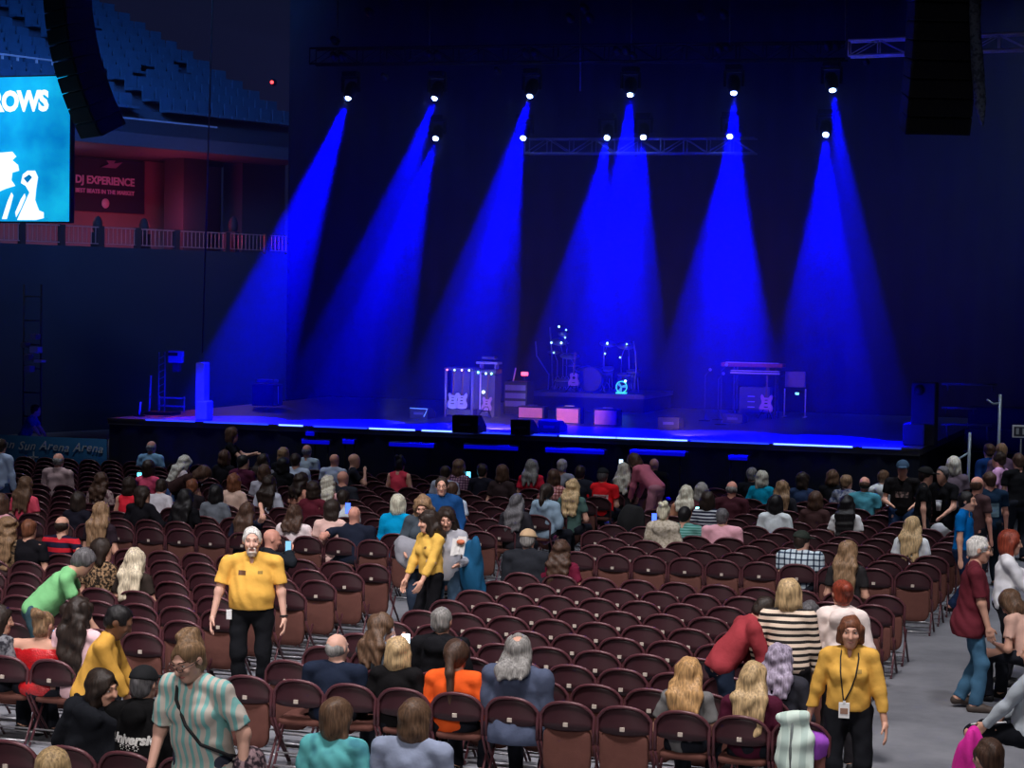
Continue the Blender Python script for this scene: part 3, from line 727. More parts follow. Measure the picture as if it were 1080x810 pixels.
# low glowing bars standing in for blue light patches on the stage front
barb = mat('glow_bar_face', (.02, .02, .1), .4, noise=0, emit=(0, 0, 1), estr=.4)
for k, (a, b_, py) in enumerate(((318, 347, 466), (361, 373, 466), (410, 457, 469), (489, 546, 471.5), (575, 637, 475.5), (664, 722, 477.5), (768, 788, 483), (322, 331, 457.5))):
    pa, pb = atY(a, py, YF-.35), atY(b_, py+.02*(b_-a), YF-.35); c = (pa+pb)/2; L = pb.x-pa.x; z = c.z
    t = empty('glow_bar', (c.x, YF-.3, 0), 0, f'glowing bar for a blue light patch below the stage edge, {["first", "second", "third", "fourth", "fifth", "sixth", "seventh", "short upper"][k]} from the left', 'light', 'glowing bars along the stage front')
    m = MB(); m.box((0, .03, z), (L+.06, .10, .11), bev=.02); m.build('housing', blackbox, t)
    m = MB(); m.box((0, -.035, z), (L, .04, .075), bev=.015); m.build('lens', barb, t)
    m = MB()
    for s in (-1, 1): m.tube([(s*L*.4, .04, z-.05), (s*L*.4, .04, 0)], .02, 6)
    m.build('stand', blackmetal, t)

# ---- lighting: trusses, moving heads, haze
def truss(name, a, b, m, label, w=.3, dia=.022):
    a, b = Vector(a), Vector(b); d = (b-a); L = d.length; d.normalize(); n = Vector((-d.y, d.x, 0)).normalized() if abs(d.z) < .9 else Vector((0, 1, 0)); u = d.cross(n) if abs(d.z) < .9 else d.cross(n); q = MB()
    cs_ = [(i*w/2, j*w/2) for i in (-1, 1) for j in (-1, 1)]
    for i, j in cs_: q.tube([a+n*i+u*j, b+n*i+u*j], dia, 6)
    k = max(2, round(L/.55))
    for s in range(k):
        p0, p1 = a+d*(L*s/k), a+d*(L*(s+1)/k); f = 1 if s % 2 else -1
        for sd in (-1, 1):
            q.tube([p0+n*(sd*w/2)+u*(f*w/2), p1+n*(sd*w/2)-u*(f*w/2)], dia*.5, 5); q.tube([p0+u*(sd*w/2)+n*(f*w/2), p1+u*(sd*w/2)-n*(f*w/2)], dia*.5, 5)
            q.tube([p0+n*(sd*w/2)+u*(w/2), p0+n*(sd*w/2)-u*(w/2)], dia*.6, 5)
    return tag(q.build(name, m), label, 'truss')
YT, YM = YF+4, YF+7
truss('lighting_truss', atY(556, 154.5, YM+.35), atY(797, 154, YM+.35), mat('truss_grey', (.25, .26, .3), .4, .4), 'short grey lattice truss hanging behind the lower stage lights', .33)
truss('roof_truss', atY(330, 60, YT+.2), atY(893, 54, YT+.2), mat('truss_shaded', (.008, .008, .01), .6, .0), 'long dark lattice truss above the upper stage lights', .34)  # unlit stretch of the front truss, shade put into its dark colour
truss('roof_truss', atY(896, 51.5, YT-1.), atY(1086, 44, YT-1.), alu, 'bright aluminium lattice truss at the upper right', .30, .026)  # lit stretch of the front truss, light put into its pale colour
for k, (px, py0, py1) in enumerate(((453, -40, 56), (666, -40, 52), (770, -40, 50), (356, -40, 56), (892, -40, 52), (612, -40, 96), (1020, -40, 40))):
    m = MB(); m.tube([atY(px, py0, YT+.2), atY(px, py1, YT+.2)], .018, 6); tag(m.build('hoist_chain', gun), f'thin hoist chain holding the roof truss, {["second", "fifth", "sixth", "first", "seventh", "fourth, long", "eighth"][k]} from left', 'chain', 'hoist chains')
def moving_head(P, T_, label, grp, E, ang, size=.3, on=True, blend=.22, col=(0, 0, 1)):
    P = Vector(P); T_ = Vector(T_); d = (T_-P).normalized(); hx = Vector((1, 0, 0)); hx = (hx-d*hx.dot(d)).normalized(); hy = d.cross(hx)
    t = empty('moving_head_light', P+Vector((0, 0, .36)), 0, label, 'stage light', grp)
    m = MB(); m.box((0, 0, 0), (.34, .26, .12), bev=.025); m.build('base', blackmetal, t)
    m = MB()
    for s in (-1, 1): m.box((s*.19, 0, -.22), (.05, .1, .34), bev=.015)
    m.box((0, 0, -.075), (.42, .12, .05), bev=.01); m.build('yoke', blackmetal, t)
    Mh = Matrix((hx, hy, d)).transposed()
    m = MB(); m.lathe([(.001, -.2), (.10, -.19), (.135, -.1), (.14, .05), (.12, .14), (.105, .17), (.09, .172)], 18, M=Mh); h = m.build('head', blackmetal, t, (0, 0, -.36))
    m = MB(); m.lathe([(.001, .15), (.06, .15), (.06, .172), (.055, .195), (.035, .212), (.001, .22)], 18, M=Mh); m.build('lens', mat('lens_lit', (.1, .1, .2), .2, noise=0, emit=(.25, .4, 1), estr=70 if on else .3), h)
    if E:
        ld = bpy.data.lights.new('beam', 'SPOT'); ld.energy = E; ld.color = col; ld.spot_size = R(ang); ld.spot_blend = blend; ld.shadow_soft_size = .06
        lo = bpy.data.objects.new('beam', ld); COL.objects.link(lo); lo.location = P+d*.27; lo.rotation_euler = d.to_track_quat('-Z', 'Y').to_euler()
    return t
EB = 110000.
def _ext(p, t, y=462.): k = (y-p[1])/(t[1]-p[1]); return (p[0]+(t[0]-p[0])*k, y)
UP = [((370, 96), (243, 440), 18, 1.2), ((461, 96), (338, 440), 16, .6), ((561, 93.5), (462, 442), 15.5, .7), ((665, 92), (640, 442), 18, 1.), ((774, 90), (768, 445), 17, 1.), ((877, 87), (922, 447), 13, .45)]
LO = [((461, 140.5), (373, 440), 15.5, 1.1), ((553, 140), (490, 442), 16, 1.), ((641, 139.5), (594, 440), 17, .9), ((679, 139), (656, 440), 16.5, .75), ((770, 138), (757, 445), 22, .95), ((871, 136), (866, 447), 18, 1.)]
UP = [(p, _ext(p, t, 441+.0365*(t[0]-200)), a_, e) for p, t, a_, e in UP]; LO = [(p, _ext(p, t, 440+.0365*(t[0]-200)), a_, e) for p, t, a_, e in LO]
ORD = ['first', 'second', 'third', 'fourth', 'fifth', 'sixth']
for k, (p, t_, an, e) in enumerate(UP): moving_head(atY(*p, YT), at(*t_, ZS), f'moving head light beaming blue from the upper row, {ORD[k]} from the left', 'upper row of stage lights', EB*e, an)
for k, (p, t_, an, e) in enumerate(LO): moving_head(atY(*p, YM), at(*t_, ZS), f'moving head light beaming blue from the lower row, {ORD[k]} from the left', 'lower row of stage lights', EB*e*.8, an)
# unlit pairs of lamps on the roof truss, and small lamps between
def par(P, label, r=.07, grp='unlit lamps on the roof truss'):
    t = empty('par_lamp', P, 0, label, 'lamp', grp); Mx = Matrix.Rotation(PI/2+.25, 3, 'X')
    m = MB(); m.lathe([(.02, .22), (r*.8, .2), (r, .05), (r*1.12, 0), (r, .0)], 14, M=Matrix.Rotation(-PI/2-.25, 3, 'X') @ Matrix.Rotation(PI, 3, 'X')); m.build('can', blackmetal, t)
    m = MB(); m.lathe([(.001, .0), (r*.95, .0), (r*.95, .012), (.001, .02)], 14, M=Mx, c=(0, -.012, 0)); m.build('lens', mat('lens_catchlight', (.75, .75, .8), .25, noise=0, emit=(.2, .27, .5), estr=.55), t)  # unlit glass; house light on it put in as faint glow
PAIRS = [(354, 60.5), (362.5, 60.5), (454.5, 59), (463, 59), (556, 57), (565, 57), (651.5, 54.5), (661, 54), (759, 52), (768, 51.5), (874, 49.5), (883, 49.5)]
for k, (x, y) in enumerate(PAIRS): par(atY(x, y, YT-.2), f'unlit pale lamp on the roof truss, {"left" if k % 2 == 0 else "right"} of the {ORD[k//2]} pair', .075)
for k, (x, y, w_) in enumerate(((391, 14, 'above the upper left of the stage'), (354.5, 44, 'left of the first lamp pair'), (617, 10, 'at the top centre'), (602, 20, 'left below the top centre one'), (623, 20, 'right below the top centre one'), (740, 17, 'high left of the fifth pair'), (764, 16, 'high above the fifth pair'), (526, 76, 'above the third beam at its left'), (669, 60, 'bright, below the fourth pair'), (914, 66, 'right of the sixth pair'), (407, 82, 'right of the first beam'))):
    par(atY(x, y, YT-.1), f'small unlit lamp {w_}', .085 if y < 50 else .06, 'small lamps hung over the stage')
# haze that the beams draw in
hz = MB(); hz.box((CX-.1, YF+5.9, 6.1), (W+3.4, 11.7, 9.1))
hm_ = bpy.data.materials.new('stage_haze'); hm_.use_nodes = True; nt = hm_.node_tree; nt.nodes.remove(nt.nodes['Principled BSDF'])
vs_ = nt.nodes.new('ShaderNodeVolumeScatter'); vs_.inputs['Density'].default_value = .016; vs_.inputs['Anisotropy'].default_value = 0.; vs_.inputs['Color'].default_value = (.9, .93, 1, 1)
tc_ = nt.nodes.new('ShaderNodeTexCoord'); sx_ = nt.nodes.new('ShaderNodeSeparateXYZ'); mr_ = nt.nodes.new('ShaderNodeMapRange')
mr_.inputs['From Min'].default_value = 1.6; mr_.inputs['From Max'].default_value = 5.2; mr_.inputs['To Min'].default_value = .0045; mr_.inputs['To Max'].default_value = .017
nt.links.new(tc_.outputs['Object'], sx_.inputs['Vector']); nt.links.new(sx_.outputs['Z'], mr_.inputs['Value']); nt.links.new(mr_.outputs['Result'], vs_.inputs['Density'])
nt.links.new(vs_.outputs['Volume'], nt.nodes['Material Output'].inputs['Volume'])
tag(hz.build('stage_haze', hm_), 'thin haze over the stage that shows the blue beams', 'haze', kind='stuff')

# ------------------------------------------------------------------ loudspeakers hung at both sides
def line_array(px, py, Y, yaw, n, label, tilt0=2., dt=2.3):
    P = atY(px, py, Y); t = empty('line_array', P, R(yaw), label, 'loudspeaker', 'hung loudspeaker arrays')
    p = Vector((0, 0, 0)); a = tilt0; hgt = .33
    for k in range(n):
        Mx = Matrix.Rotation(R(a), 3, 'X'); m = MB()
        c = p+Mx @ Vector((0, .3, -hgt/2))
        m.box(c, (1.15, .58, hgt-.02), 0, M=Mx, bev=.02); cab = m.build('speaker_cabinet', mat('cabinet_black', (.03, .03, .036), .7, noise=.15), t)
        m = MB(); m.box(c+Mx @ Vector((0, -.295, 0)), (1.05, .02, hgt-.06), 0, M=Mx); m.build('grille', mat('grille_black', (.02, .02, .026), .85, noise=.3, nscale=60), cab)
        p = p+Mx @ Vector((0, 0, -hgt)); a += dt
    m = MB(); m.box((0, .25, .05), (1.0, .5, .06)); m.tube([(0, .25, .05), (0, .25, 4)], .02, 6); m.build('flying_frame', blackmetal, t)
line_array(55, -24, 36.5, -38, 10, 'tall curved black speaker array hanging before the screen at left', 2, 2.9)
line_array(1003, -60, 36.2, 22, 10, 'dark speaker array hanging at the upper right beside a cable bundle', 1, 2.0)
m = MB(); m.tube([atY(1027, -30, 36.4), atY(1028.5, 30, 36.4), atY(1031, 70, 36.4), atY(1034, 110, 36.4), atY(1036, 133, 36.4)], [.09, .095, .11, .1, .02], 10)
tag(m.build('cable_bundle', blotch('cable_mix', (.05, .06, .08), (.3, .35, .42), (.12, .14, .18), 14)), 'pale tapering bundle of cables hanging at the upper right', 'cables')

# ------------------------------------------------------------------ screen at the left
Ysc = 39.; a, b_ = atY(-95, 233, Ysc), atY(73.5, 80, Ysc)
scr = empty('led_screen', ((a.x+b_.x)/2, Ysc, a.z), 0, 'big bright blue video screen at the left edge', 'screen')
sw_, sh_ = b_.x-a.x, b_.z-a.z
m = MB(); m.box((0, .1, sh_/2), (sw_+.06, .16, sh_+.06), bev=.01); m.build('frame', blackbox, scr)
def scr_mat():
    def f(nt, v):
        n = nt.nodes.new('ShaderNodeTexNoise'); n.inputs['Scale'].default_value = .9; n.inputs['Detail'].default_value = 5; nt.links.new(v, n.inputs['Vector'])
        return ramp(nt, n.outputs['Fac'], [(.3, lin((0, 120, 190))), (.7, lin((20, 185, 235)))], const=False)
    mm = pattern('screen_picture', f); nt = mm.node_tree; b = nt.nodes['Principled BSDF']; nt.links.new(b.inputs['Base Color'].links[0].from_socket, b.inputs['Emission Color']); b.inputs['Emission Strength'].default_value = .95; return mm
m = MB(); m.box((0, .01, sh_/2), (sw_, .02, sh_)); m.build('display', scr_mat(), scr)
white = mat('screen_white', (.5, .5, .5), .5, noise=0, emit=(.95, .98, 1), estr=1.1)
def sp_(px, py, o=0.): q = atY(px, py, Ysc-.01-o); return (q.x-scr.location.x, q.z-scr.location.z)
me = text_mesh("ROWS", 1., .048, 0, .002, .92); xs = [v.co.x for v in me.vertices]; ys = [v.co.y for v in me.vertices]
o = link('lettering', me, white, scr); k = (sp_(51, 106)[0]-sp_(-10, 106)[0])/(max(xs)-min(xs)); ky = (sp_(20, 95)[1]-sp_(20, 118)[1])/(max(ys)-min(ys))
cx, cy = sp_(20.5, 106.5); o.matrix_local = Matrix.Translation((cx, -.004, cy)) @ Matrix.Rotation(PI/2, 4, 'X') @ Matrix.Diagonal((k, ky, 1, 1)) @ Matrix.Translation((-(max(xs)+min(xs))/2, -(max(ys)+min(ys))/2, 0))
for poly in ([(-30, 165), (0, 161), (13, 160), (17, 165), (13, 169), (19, 174), (20, 180), (13, 182), (12, 190), (16, 196), (6, 199), (-30, 215)],
             [(24, 184), (29, 180), (37, 180), (40, 187), (38, 200), (37, 211), (41, 222), (46, 224), (46, 230), (38, 232), (18, 232), (26, 214), (31, 203), (27, 196), (22, 193)],
             [(2, 231), (8, 212), (12, 203), (14, 206), (11, 218), (7, 231)], [(16, 224), (22, 210), (26, 204), (27, 208), (22, 220), (17, 229)]):
    m = MB(); m.prism([sp_(*q) for q in poly][::-1], (1, 0, 0), (0, 0, 1), (0, .0, 0), .004); m.build('picture', white, scr, (0, -.006, 0))
for k, poly in enumerate(([(25, 188), (31, 184), (34, 187), (29, 193)],)):
    m = MB(); m.prism([sp_(*q) for q in poly][::-1], (1, 0, 0), (0, 0, 1), (0, 0, 0), .004); m.build('picture', mat('screen_blue', (0, .1, .2), .5, noise=0, emit=lin((0, 120, 190)), estr=.9), scr, (0, -.012, 0))

# ------------------------------------------------------------------ gear on and round the stage
def on(px, py): p = at(px, py, ZS); return Vector((p.x, p.y, ZS))
def mscale(P): return F_PX/pix(P)[2]                 # pixels to a metre there
# lighting tower at the stage's left end
P = on(172, 437); t = empty('side_light_tower', P, 0, 'slim tower with a pale light panel at the stage\'s left end', 'light tower')
s = mscale(P); hgt = 66/s
m = MB()
for dx, dy in ((-.07, -.07), (.07, -.07), (0, .07)): m.tube([(dx, dy, 0), (dx, dy, hgt)], .014, 6)
for k in range(9): z = hgt*k/9; m.tube([(-.07, -.07, z), (.07, -.07, z+hgt/18)], .008, 5); m.tube([(.07, -.07, z+hgt/18), (0, .07, z+hgt/9)], .008, 5)
m.build('mast', mat('mast_blue', (.28, .33, .42), .4, .5), t)
m = MB(); m.box((.3, 0, hgt-.1), (.33, .12, .26), bev=.02); m.build('light_panel', mat('panel_grey', (.4, .48, .56), .5), t)
m = MB(); m.box((.26, -.065, hgt-.045), (.22, .02, .07)); m.build('slot', blackbox, t)
m = MB(); m.box((.32, 0, hgt-.32), (.16, .14, .2), bev=.03); m.tube([(0, 0, hgt-.05), (.3, 0, hgt-.05)], .02, 6); m.build('bracket', gun, t)
m = MB(); m.box((0, 0, .03), (.6, .5, .06), bev=.01); m.build('base', blackmetal, t)
for k, (px, y0, y1, w_) in enumerate(((157.5, 396, 433, 'tall'), (147, 424, 436, 'short'))):
    P = on(px, y1+3); s = mscale(P); t = empty('guard_post', P, 0, f'{w_} pale post at the stage\'s left end', 'post'); h_ = (y1-y0+3)/s
    m = MB(); m.tube([(0, 0, 0), (.03, 0, h_)], .02, 8); m.build('pole', alu, t); m = MB(); m.lathe([(.001, .03), (.12, .02), (.13, 0), (.001, 0)], 16); m.build('foot', blackmetal, t)
P = on(180, 434); t = empty('guard_rail', P, 0, 'short pale guard rail by the left light tower', 'railing'); m = MB()
for z in (.12, .3): m.tube([(-.3, 0, z), (.35, 0, z)], .018, 6)
m.build('rail', alu, t); m = MB()
for x in (-.28, .33): m.tube([(x, 0, 0), (x, 0, .34)], .018, 6)
m.build('post', alu, t)
P = on(213, 443); s = mscale(P); t = empty('column_speaker', P, 0, 'slim pale column standing in the first blue beam', 'loudspeaker')
m = MB(); m.box((0, 0, 59/s/2+.03), (.2, .22, 59/s), bev=.02); m.build('cabinet', mat('column_grey', (.5, .5, .52), .6), t); m = MB(); m.box((.04, .02, .2), (.26, .28, .4), bev=.03); m.build('base', mat('column_grey', (.5, .5, .52), .6), t)
# flight case with a folded keyboard, far left on stage
P = on(282, 430); t = empty('equipment_case', P, 0, 'faint equipment case with raised handles at back left of the stage', 'case')
m = MB(); m.box((0, 0, .3), (.55, .5, .5), bev=.02); m.build('case', mat('case_grey', (.08, .09, .11), .6), t)
for sx in (-.26, .26):
    m = MB(); m.tube([(sx, 0, .1), (sx, -.02, .5)], .025, 6); m.build('side_bar', alu, t)
m = MB(); m.box((0, 0, .62), (.42, .3, .07), bev=.02); m.build('lid', mat('case_lid', (.3, .33, .4), .5), t)
def wedge(px, py, w, label, h_=.34, rz=0., edge=False, grp='floor monitors at the stage front'):
    w *= .88; h_ *= .8
    P = on(px, py); t = empty('floor_monitor', P, R(rz), label, 'floor monitor', grp)
    m = MB(); m.prism([(-.25, 0), (.25, 0), (.25, .12), (-.05, h_), (-.25, h_)], (0, 1, 0), (0, 0, 1), (-w/2, 0, 0), w); m.build('cabinet', blackbox, t)
    m = MB(); m.prism([(.235, .145), (-.03, h_-.012), (-.018, h_+.002), (.245, .159)], (0, 1, 0), (0, 0, 1), (-w/2+.03, 0, 0), w-.06); m.build('grille', mat('grille_black', (.013, .013, .016), .85, noise=.3, nscale=60), t)
    m = MB(); m.box((0, -.255, h_*.5), (.22, .01, .05)); m.build('handle', gun, t)
    if edge:
        m = MB(); m.tube([(-w/2, -.255, h_), (w/2, -.255, h_-.01), (w/2-.08, -.255, .05)], .012, 6); m.build('edge', mat('case_edge_glow', (.5, .7, .75), .4, noise=0, emit=(.2, .6, .8), estr=.25), t)  # pale edge given a faint glow of its own
    return t
wedge(446, 441, .46, 'black floor monitor with a pale glowing edge, left of centre', .28, 0, True)
wedge(495, 456, .6, 'large black floor monitor at the very edge of the stage', .42)
wedge(553, 458, .45, 'black floor monitor before the first salmon amplifier', .36); wedge(583, 456, .5, 'low floor monitor right of the black one near stage centre', .3)
wedge(708, 452, .5, 'black floor monitor right of the drum riser', .3); wedge(775, 446, .5, 'floor monitor in front of the keyboards', .26)
# guitar rack, amplifiers
def guitar(P, label, body, neck=(.2, .12, .06), rz=0., tilt=8., sc=1., stand=True, acoustic=False):
    t = empty('acoustic_guitar' if acoustic else 'electric_guitar', P, R(rz), label, 'guitar', 'guitars on stage')
    out = []
    prof = [(0, .02), (.02, .12), (.07, .175), (.14, .19), (.21, .165), (.27, .125), (.32, .12), (.37, .14), (.42, .145), (.455, .11), (.47, .03)]
    if not acoustic: prof = [(0, .02), (.02, .11), (.07, .16), (.13, .17), (.19, .145), (.24, .115), (.3, .125), (.36, .15), (.42, .155), (.46, .125), (.43, .085), (.385, .06), (.38, .03)]
    out = [(w_, z_) for z_, w_ in prof]+[(-w_*(1 if acoustic or z_ < .3 else .92), z_) for z_, w_ in prof[::-1]]
    Mx = Matrix.Rotation(R(-tilt), 4, 'X') @ Matrix.Diagonal((sc, sc, sc, 1))
    th = .1 if acoustic else .045
    def put(m, n, mt): o = m.build(n, mt, t); o.matrix_local = Matrix.Translation((0, 0, .12 if stand else 0)) @ Mx; return o
    m = MB(); m.prism(out, (1, 0, 0), (0, 0, 1), (0, th/2, 0), th); put(m, 'body', mat('guitar_finish', body, .3, noise=.15, spec=.5))
    m = MB(); m.prism([(-.025, .4), (.025, .4), (.02, .98), (-.02, .98)][::-1], (1, 0, 0), (0, 0, 1), (0, -th/2+.01, 0), .022); put(m, 'neck', mat('guitar_neck', neck, .4))
    m = MB(); m.prism([(-.02, .97), (.02, .97), (.045, 1.02), (.035, 1.14), (-.03, 1.15), (-.04, 1.02)][::-1], (1, 0, 0), (0, 0, 1), (0, -th/2+.015, 0), .02); put(m, 'headstock', mat('guitar_neck', neck, .4))
    if acoustic:
        m = MB(); m.lathe([(.001, 0), (.048, 0), (.048, .004), (.001, .004)], 18, M=Matrix.Rotation(PI/2, 3, 'X'), c=(0, -th/2-.001, .31)); put(m, 'sound_hole', blackbox)
    else:
        m = MB(); m.box((0, -th/2-.004, .24), (.07, .008, .03)); m.box((0, -th/2-.004, .32), (.07, .008, .02)); put(m, 'pickups', blackbox)
    m = MB(); m.box((0, -th/2-.004, .15), (.1, .012, .025)); put(m, 'bridge', gun)
    if stand:
        s = MB(); s.tube([(-.16, -.12, 0), (0, .05, .3), (.16, -.12, 0)], .012, 6); s.tube([(0, .05, .3), (0, .22, 0)], .012, 6); s.tube([(-.1, -.05, .14), (.1, -.05, .14)], .012, 6)
        tag(s.build('guitar_stand', blackmetal, None, P, (0, 0, R(rz))), label.replace('guitar', 'guitar stand under the guitar', 1)[:90].split(',')[0] if False else 'folding black stand under the '+label.split(' guitar')[0]+' guitar', 'guitar stand', 'guitar stands on stage')
    return t
Pg = on(487, 439); t = empty('guitar_rack', Pg, 0, 'open rack holding pale guitars left of the drums', 'rack'); s = mscale(Pg); gh = 50/s; gw = .62
for sx in (-1, 1):
    m = MB()
    for sy in (-.2, .2): m.tube([(sx*gw/2, sy, 0), (sx*gw/2, sy, gh)], .03, 6)
    m.build('post', mat('rack_blue', (.3, .32, .4), .5, .3), t)
m = MB(); m.box((0, 0, gh), (gw+.06, .5, .07), bev=.01); m.build('top', gun, t); m = MB(); m.box((0, 0, .1), (gw, .45, .12)); m.build('shelf', gun, t)
m = MB(); m.box((0, .22, gh/2), (gw, .03, gh-.1)); m.build('back_panel', mat('rack_back', (.14, .15, .18), .7), t)
for k, c in enumerate(((1, .15, .3), (.4, .8, 1), (.8, .5, 1), (.5, .8, 1))):
    m = MB(); m.ball((-.26+.17*k, -.26, gh-.02), .02, 0, 8); m.build('indicator', mat('indicator', (.1, .1, .1), .4, noise=0, emit=c, estr=6), t)
for k, (x, c) in enumerate(((-.19, (.5, .6, .75)), (.02, (.55, .6, .7)))): guitar(Pg+Vector((x, -.08, .16)), f'pale electric guitar in the open rack, {"left" if k == 0 else "right"} one', c, stand=False, sc=.78, tilt=6)
Pa = on(514, 439); t = empty('amplifier_stack', Pa, 0, 'amplifier stack with lit controls beside the guitar rack', 'amplifier'); gh = 50/s
m = MB(); m.box((0, 0, gh*.44), (.48, .42, gh*.88), bev=.02); m.build('cabinet', mat('amp_blue', (.1, .11, .14), .7), t)
m = MB(); m.box((-.1, -.215, gh*.55), (.03, .02, gh*.8)); m.build('trim', alu, t)
m = MB(); m.box((0, 0, gh*.95), (.52, .36, .1), bev=.01); m.build('amplifier_head', gun, t)
m = MB(); m.box((.02, 0, gh*1.13), (.5, .3, .05)); m.box((-.15, 0, gh*1.06), (.03, .2, .12)); m.box((.2, 0, gh*1.06), (.03, .2, .12)); m.build('tray', mat('tray_grey', (.3, .3, .35), .5), t)
m = MB(); m.box((.03, 0, gh*1.24), (.3, .2, .06), bev=.01); m.build('effects_unit', gun, t)
for k, (x, z, c) in enumerate(((-.16, .93, (.2, 1, .8)), (.02, .91, (.4, .8, 1)), (.15, .91, (.3, 1, .8)))):
    m = MB(); m.ball((x, -.2, gh*z), .024, 0, 8); m.build('indicator', mat('indicator', (.1, .1, .1), .4, noise=0, emit=c, estr=6), t)
m = MB(); m.ball((-.02, -.23, gh*.52), .035); m.build('lamp', mat('indicator', (.1, .1, .1), .4, noise=0, emit=(.6, .75, 1), estr=4), t)
guitar(Pa+Vector((.12, -.42, 0)), 'pinkish electric guitar leaning in front of the amplifier stack', (.5, .32, .4), sc=.72, tilt=10)
Pe = on(547, 437); t = empty('effects_rack', Pe, 0, 'dark effects rack with a red light left of the drums', 'rack')
m = MB(); m.box((0, 0, .38), (.55, .5, .74), bev=.02); m.build('case', blackbox, t)
for k in range(3):
    m = MB(); m.box((0, -.255, .25+.18*k), (.48, .012, .12)); m.build('unit', mat('unit_grey', (.22, .22, .28), .5, .3), t)
m = MB(); m.box((.16, -.1, .92), (.14, .1, .08), bev=.01); m.build('red_display', mat('red_display', (.1, .02, .02), .4, noise=0, emit=(1, .06, .12), estr=5), t)
m = MB(); m.tube([(.16, -.1, .74), (.16, -.1, .9)], .012, 6); m.build('display_stem', gun, t)
m = MB(); m.tube([(-.1, -.2, .6), (-.02, -.2, 1.05)], .018, 6); m.build('rod', mat('rod_pink', (.7, .5, .5), .4), t)
# drum riser with three salmon amplifiers in front
Pr = on(622, 434); Xr0, Xr1 = on(541, 434).x, on(690, 434).x; RH_ = .42
t = empty('drum_riser', ((Xr0+Xr1)/2, Pr.y+1.35, ZS), 0, 'low dark platform under the drum kit', 'platform'); rw = Xr1-Xr0
m = MB(); m.box((0, 0, RH_-.05), (rw, 2.6, .1)); m.build('deck', mat('riser_deck', (.1, .1, .11), .45), t); m = MB(); m.box((0, 0, (RH_-.1)/2), (rw-.05, 2.5, RH_-.1)); m.build('skirt', blk, t)
for k, (a, b_, y0, y1) in enumerate(((546, 573, 430, 441.5), (586, 611, 431, 447), (626, 651, 433, 449))):
    Pq = on((a+b_)/2, y1); s = mscale(Pq); wq, hq = (b_-a)/s*1.0, (y1-y0)/s
    t = empty('guitar_amplifier', Pq, 0, f'small salmon fronted amplifier before the drum riser, {["left", "middle", "right"][k]} of three', 'amplifier', 'salmon amplifiers')
    m = MB(); m.box((0, .16, hq/2+.01), (wq+.05, .3, hq+.04), bev=.015); m.build('cabinet', blackbox, t)
    m = MB(); m.box((0, 0, hq/2+.01), (wq-.02, .03, hq-.02), bev=.008); m.build('front_cloth', mat('salmon_cloth', [x*[1.25, .9, 1.05][k] for x in (.8, .3, .2)], .8, noise=.1), t)
    m = MB(); m.box((0, .16, hq+.05), (.2, .04, .02)); m.build('handle', gun, t)
# drum kit: each drum and cymbal on its own
zr_ = ZS+RH_; Yd = Pr.y+1.3
shell = mat('drum_shell', (.05, .07, .16), .25, .2, noise=.1, spec=.6); headm = mat('drum_head', (.55, .57, .62), .5); brass = mat('cymbal_brass', (.5, .5, .42), .28, .8, noise=.1)
def dk(px, py, Y=None): return atY(px, py, Yd if Y is None else Y)
P = dk(628, 402); kick = empty('kick_drum', (P.x, Yd-.25, zr_), 0, 'large dark kick drum at the centre of the drum kit', 'drum', 'drums of the kit')
Mk = Matrix.Rotation(PI/2, 3, 'X')
m = MB(); m.lathe([(.001, -.22), (.29, -.22), (.29, .22), (.001, .22)], 28, M=Mk, c=(0, 0, .3)); m.build('shell', shell, kick)
for sy in (-.225, .225):
    m = MB(); m.lathe([(.28, -.02), (.3, -.02), (.3, .02), (.28, .02)], 28, M=Mk, c=(0, sy, .3)); m.build('hoop', gun, kick)
m = MB(); m.lathe([(.001, 0), (.275, 0), (.275, .006), (.001, .006)], 28, M=Mk, c=(0, -.232, .3)); m.build('front_head', mat('kick_head', (.04, .05, .09), .4), kick)
for sx in (-1, 1):
    m = MB(); m.tube([(sx*.26, -.1, .22), (sx*.38, -.22, .0)], .014, 6); m.build('spur', steel, kick)
def drum(px, py, r, d, tilt, label, mt=None, legs=True):
    P = dk(px, py, Yd+.1); t = empty('drum', (P.x, P.y, zr_), 0, label, 'drum', 'drums of the kit'); z = P.z-zr_; Mx = Matrix.Rotation(R(tilt), 3, 'X')
    m = MB(); m.lathe([(.001, -d/2), (r, -d/2), (r, d/2), (.001, d/2)], 22, M=Mx, c=(0, 0, z)); m.build('shell', mt or shell, t)
    m = MB(); m.lathe([(.001, d/2), (r*.96, d/2), (r*.96, d/2+.006), (.001, d/2+.006)], 22, M=Mx, c=(0, 0, z)); m.build('head', headm, t)
    m = MB(); m.lathe([(r*.97, d/2-.02), (r*1.04, d/2-.02), (r*1.04, d/2+.012), (r*.97, d/2+.012)], 22, M=Mx, c=(0, 0, z)); m.build('hoop', steel, t)
    for a in (90, 210, 330):
        m = MB(); m.tube([(r*.9*math.cos(R(a)), r*.9*math.sin(R(a)), z), (r*1.15*math.cos(R(a)), r*1.15*math.sin(R(a)), 0)], .011, 6); m.build('leg', steel, t)
drum(615, 394, .15, .2, 18, 'small mounted drum left of centre in the kit'); drum(641, 393, .15, .2, 18, 'small mounted drum right of centre in the kit'); drum(660, 402, .2, .34, 8, 'deep floor drum at the right of the kit'); drum(594, 404, .19, .14, 5, 'shallow drum at the left of the kit'); drum(668, 396, .16, .22, 12, 'mid sized drum at the kit\'s right edge')
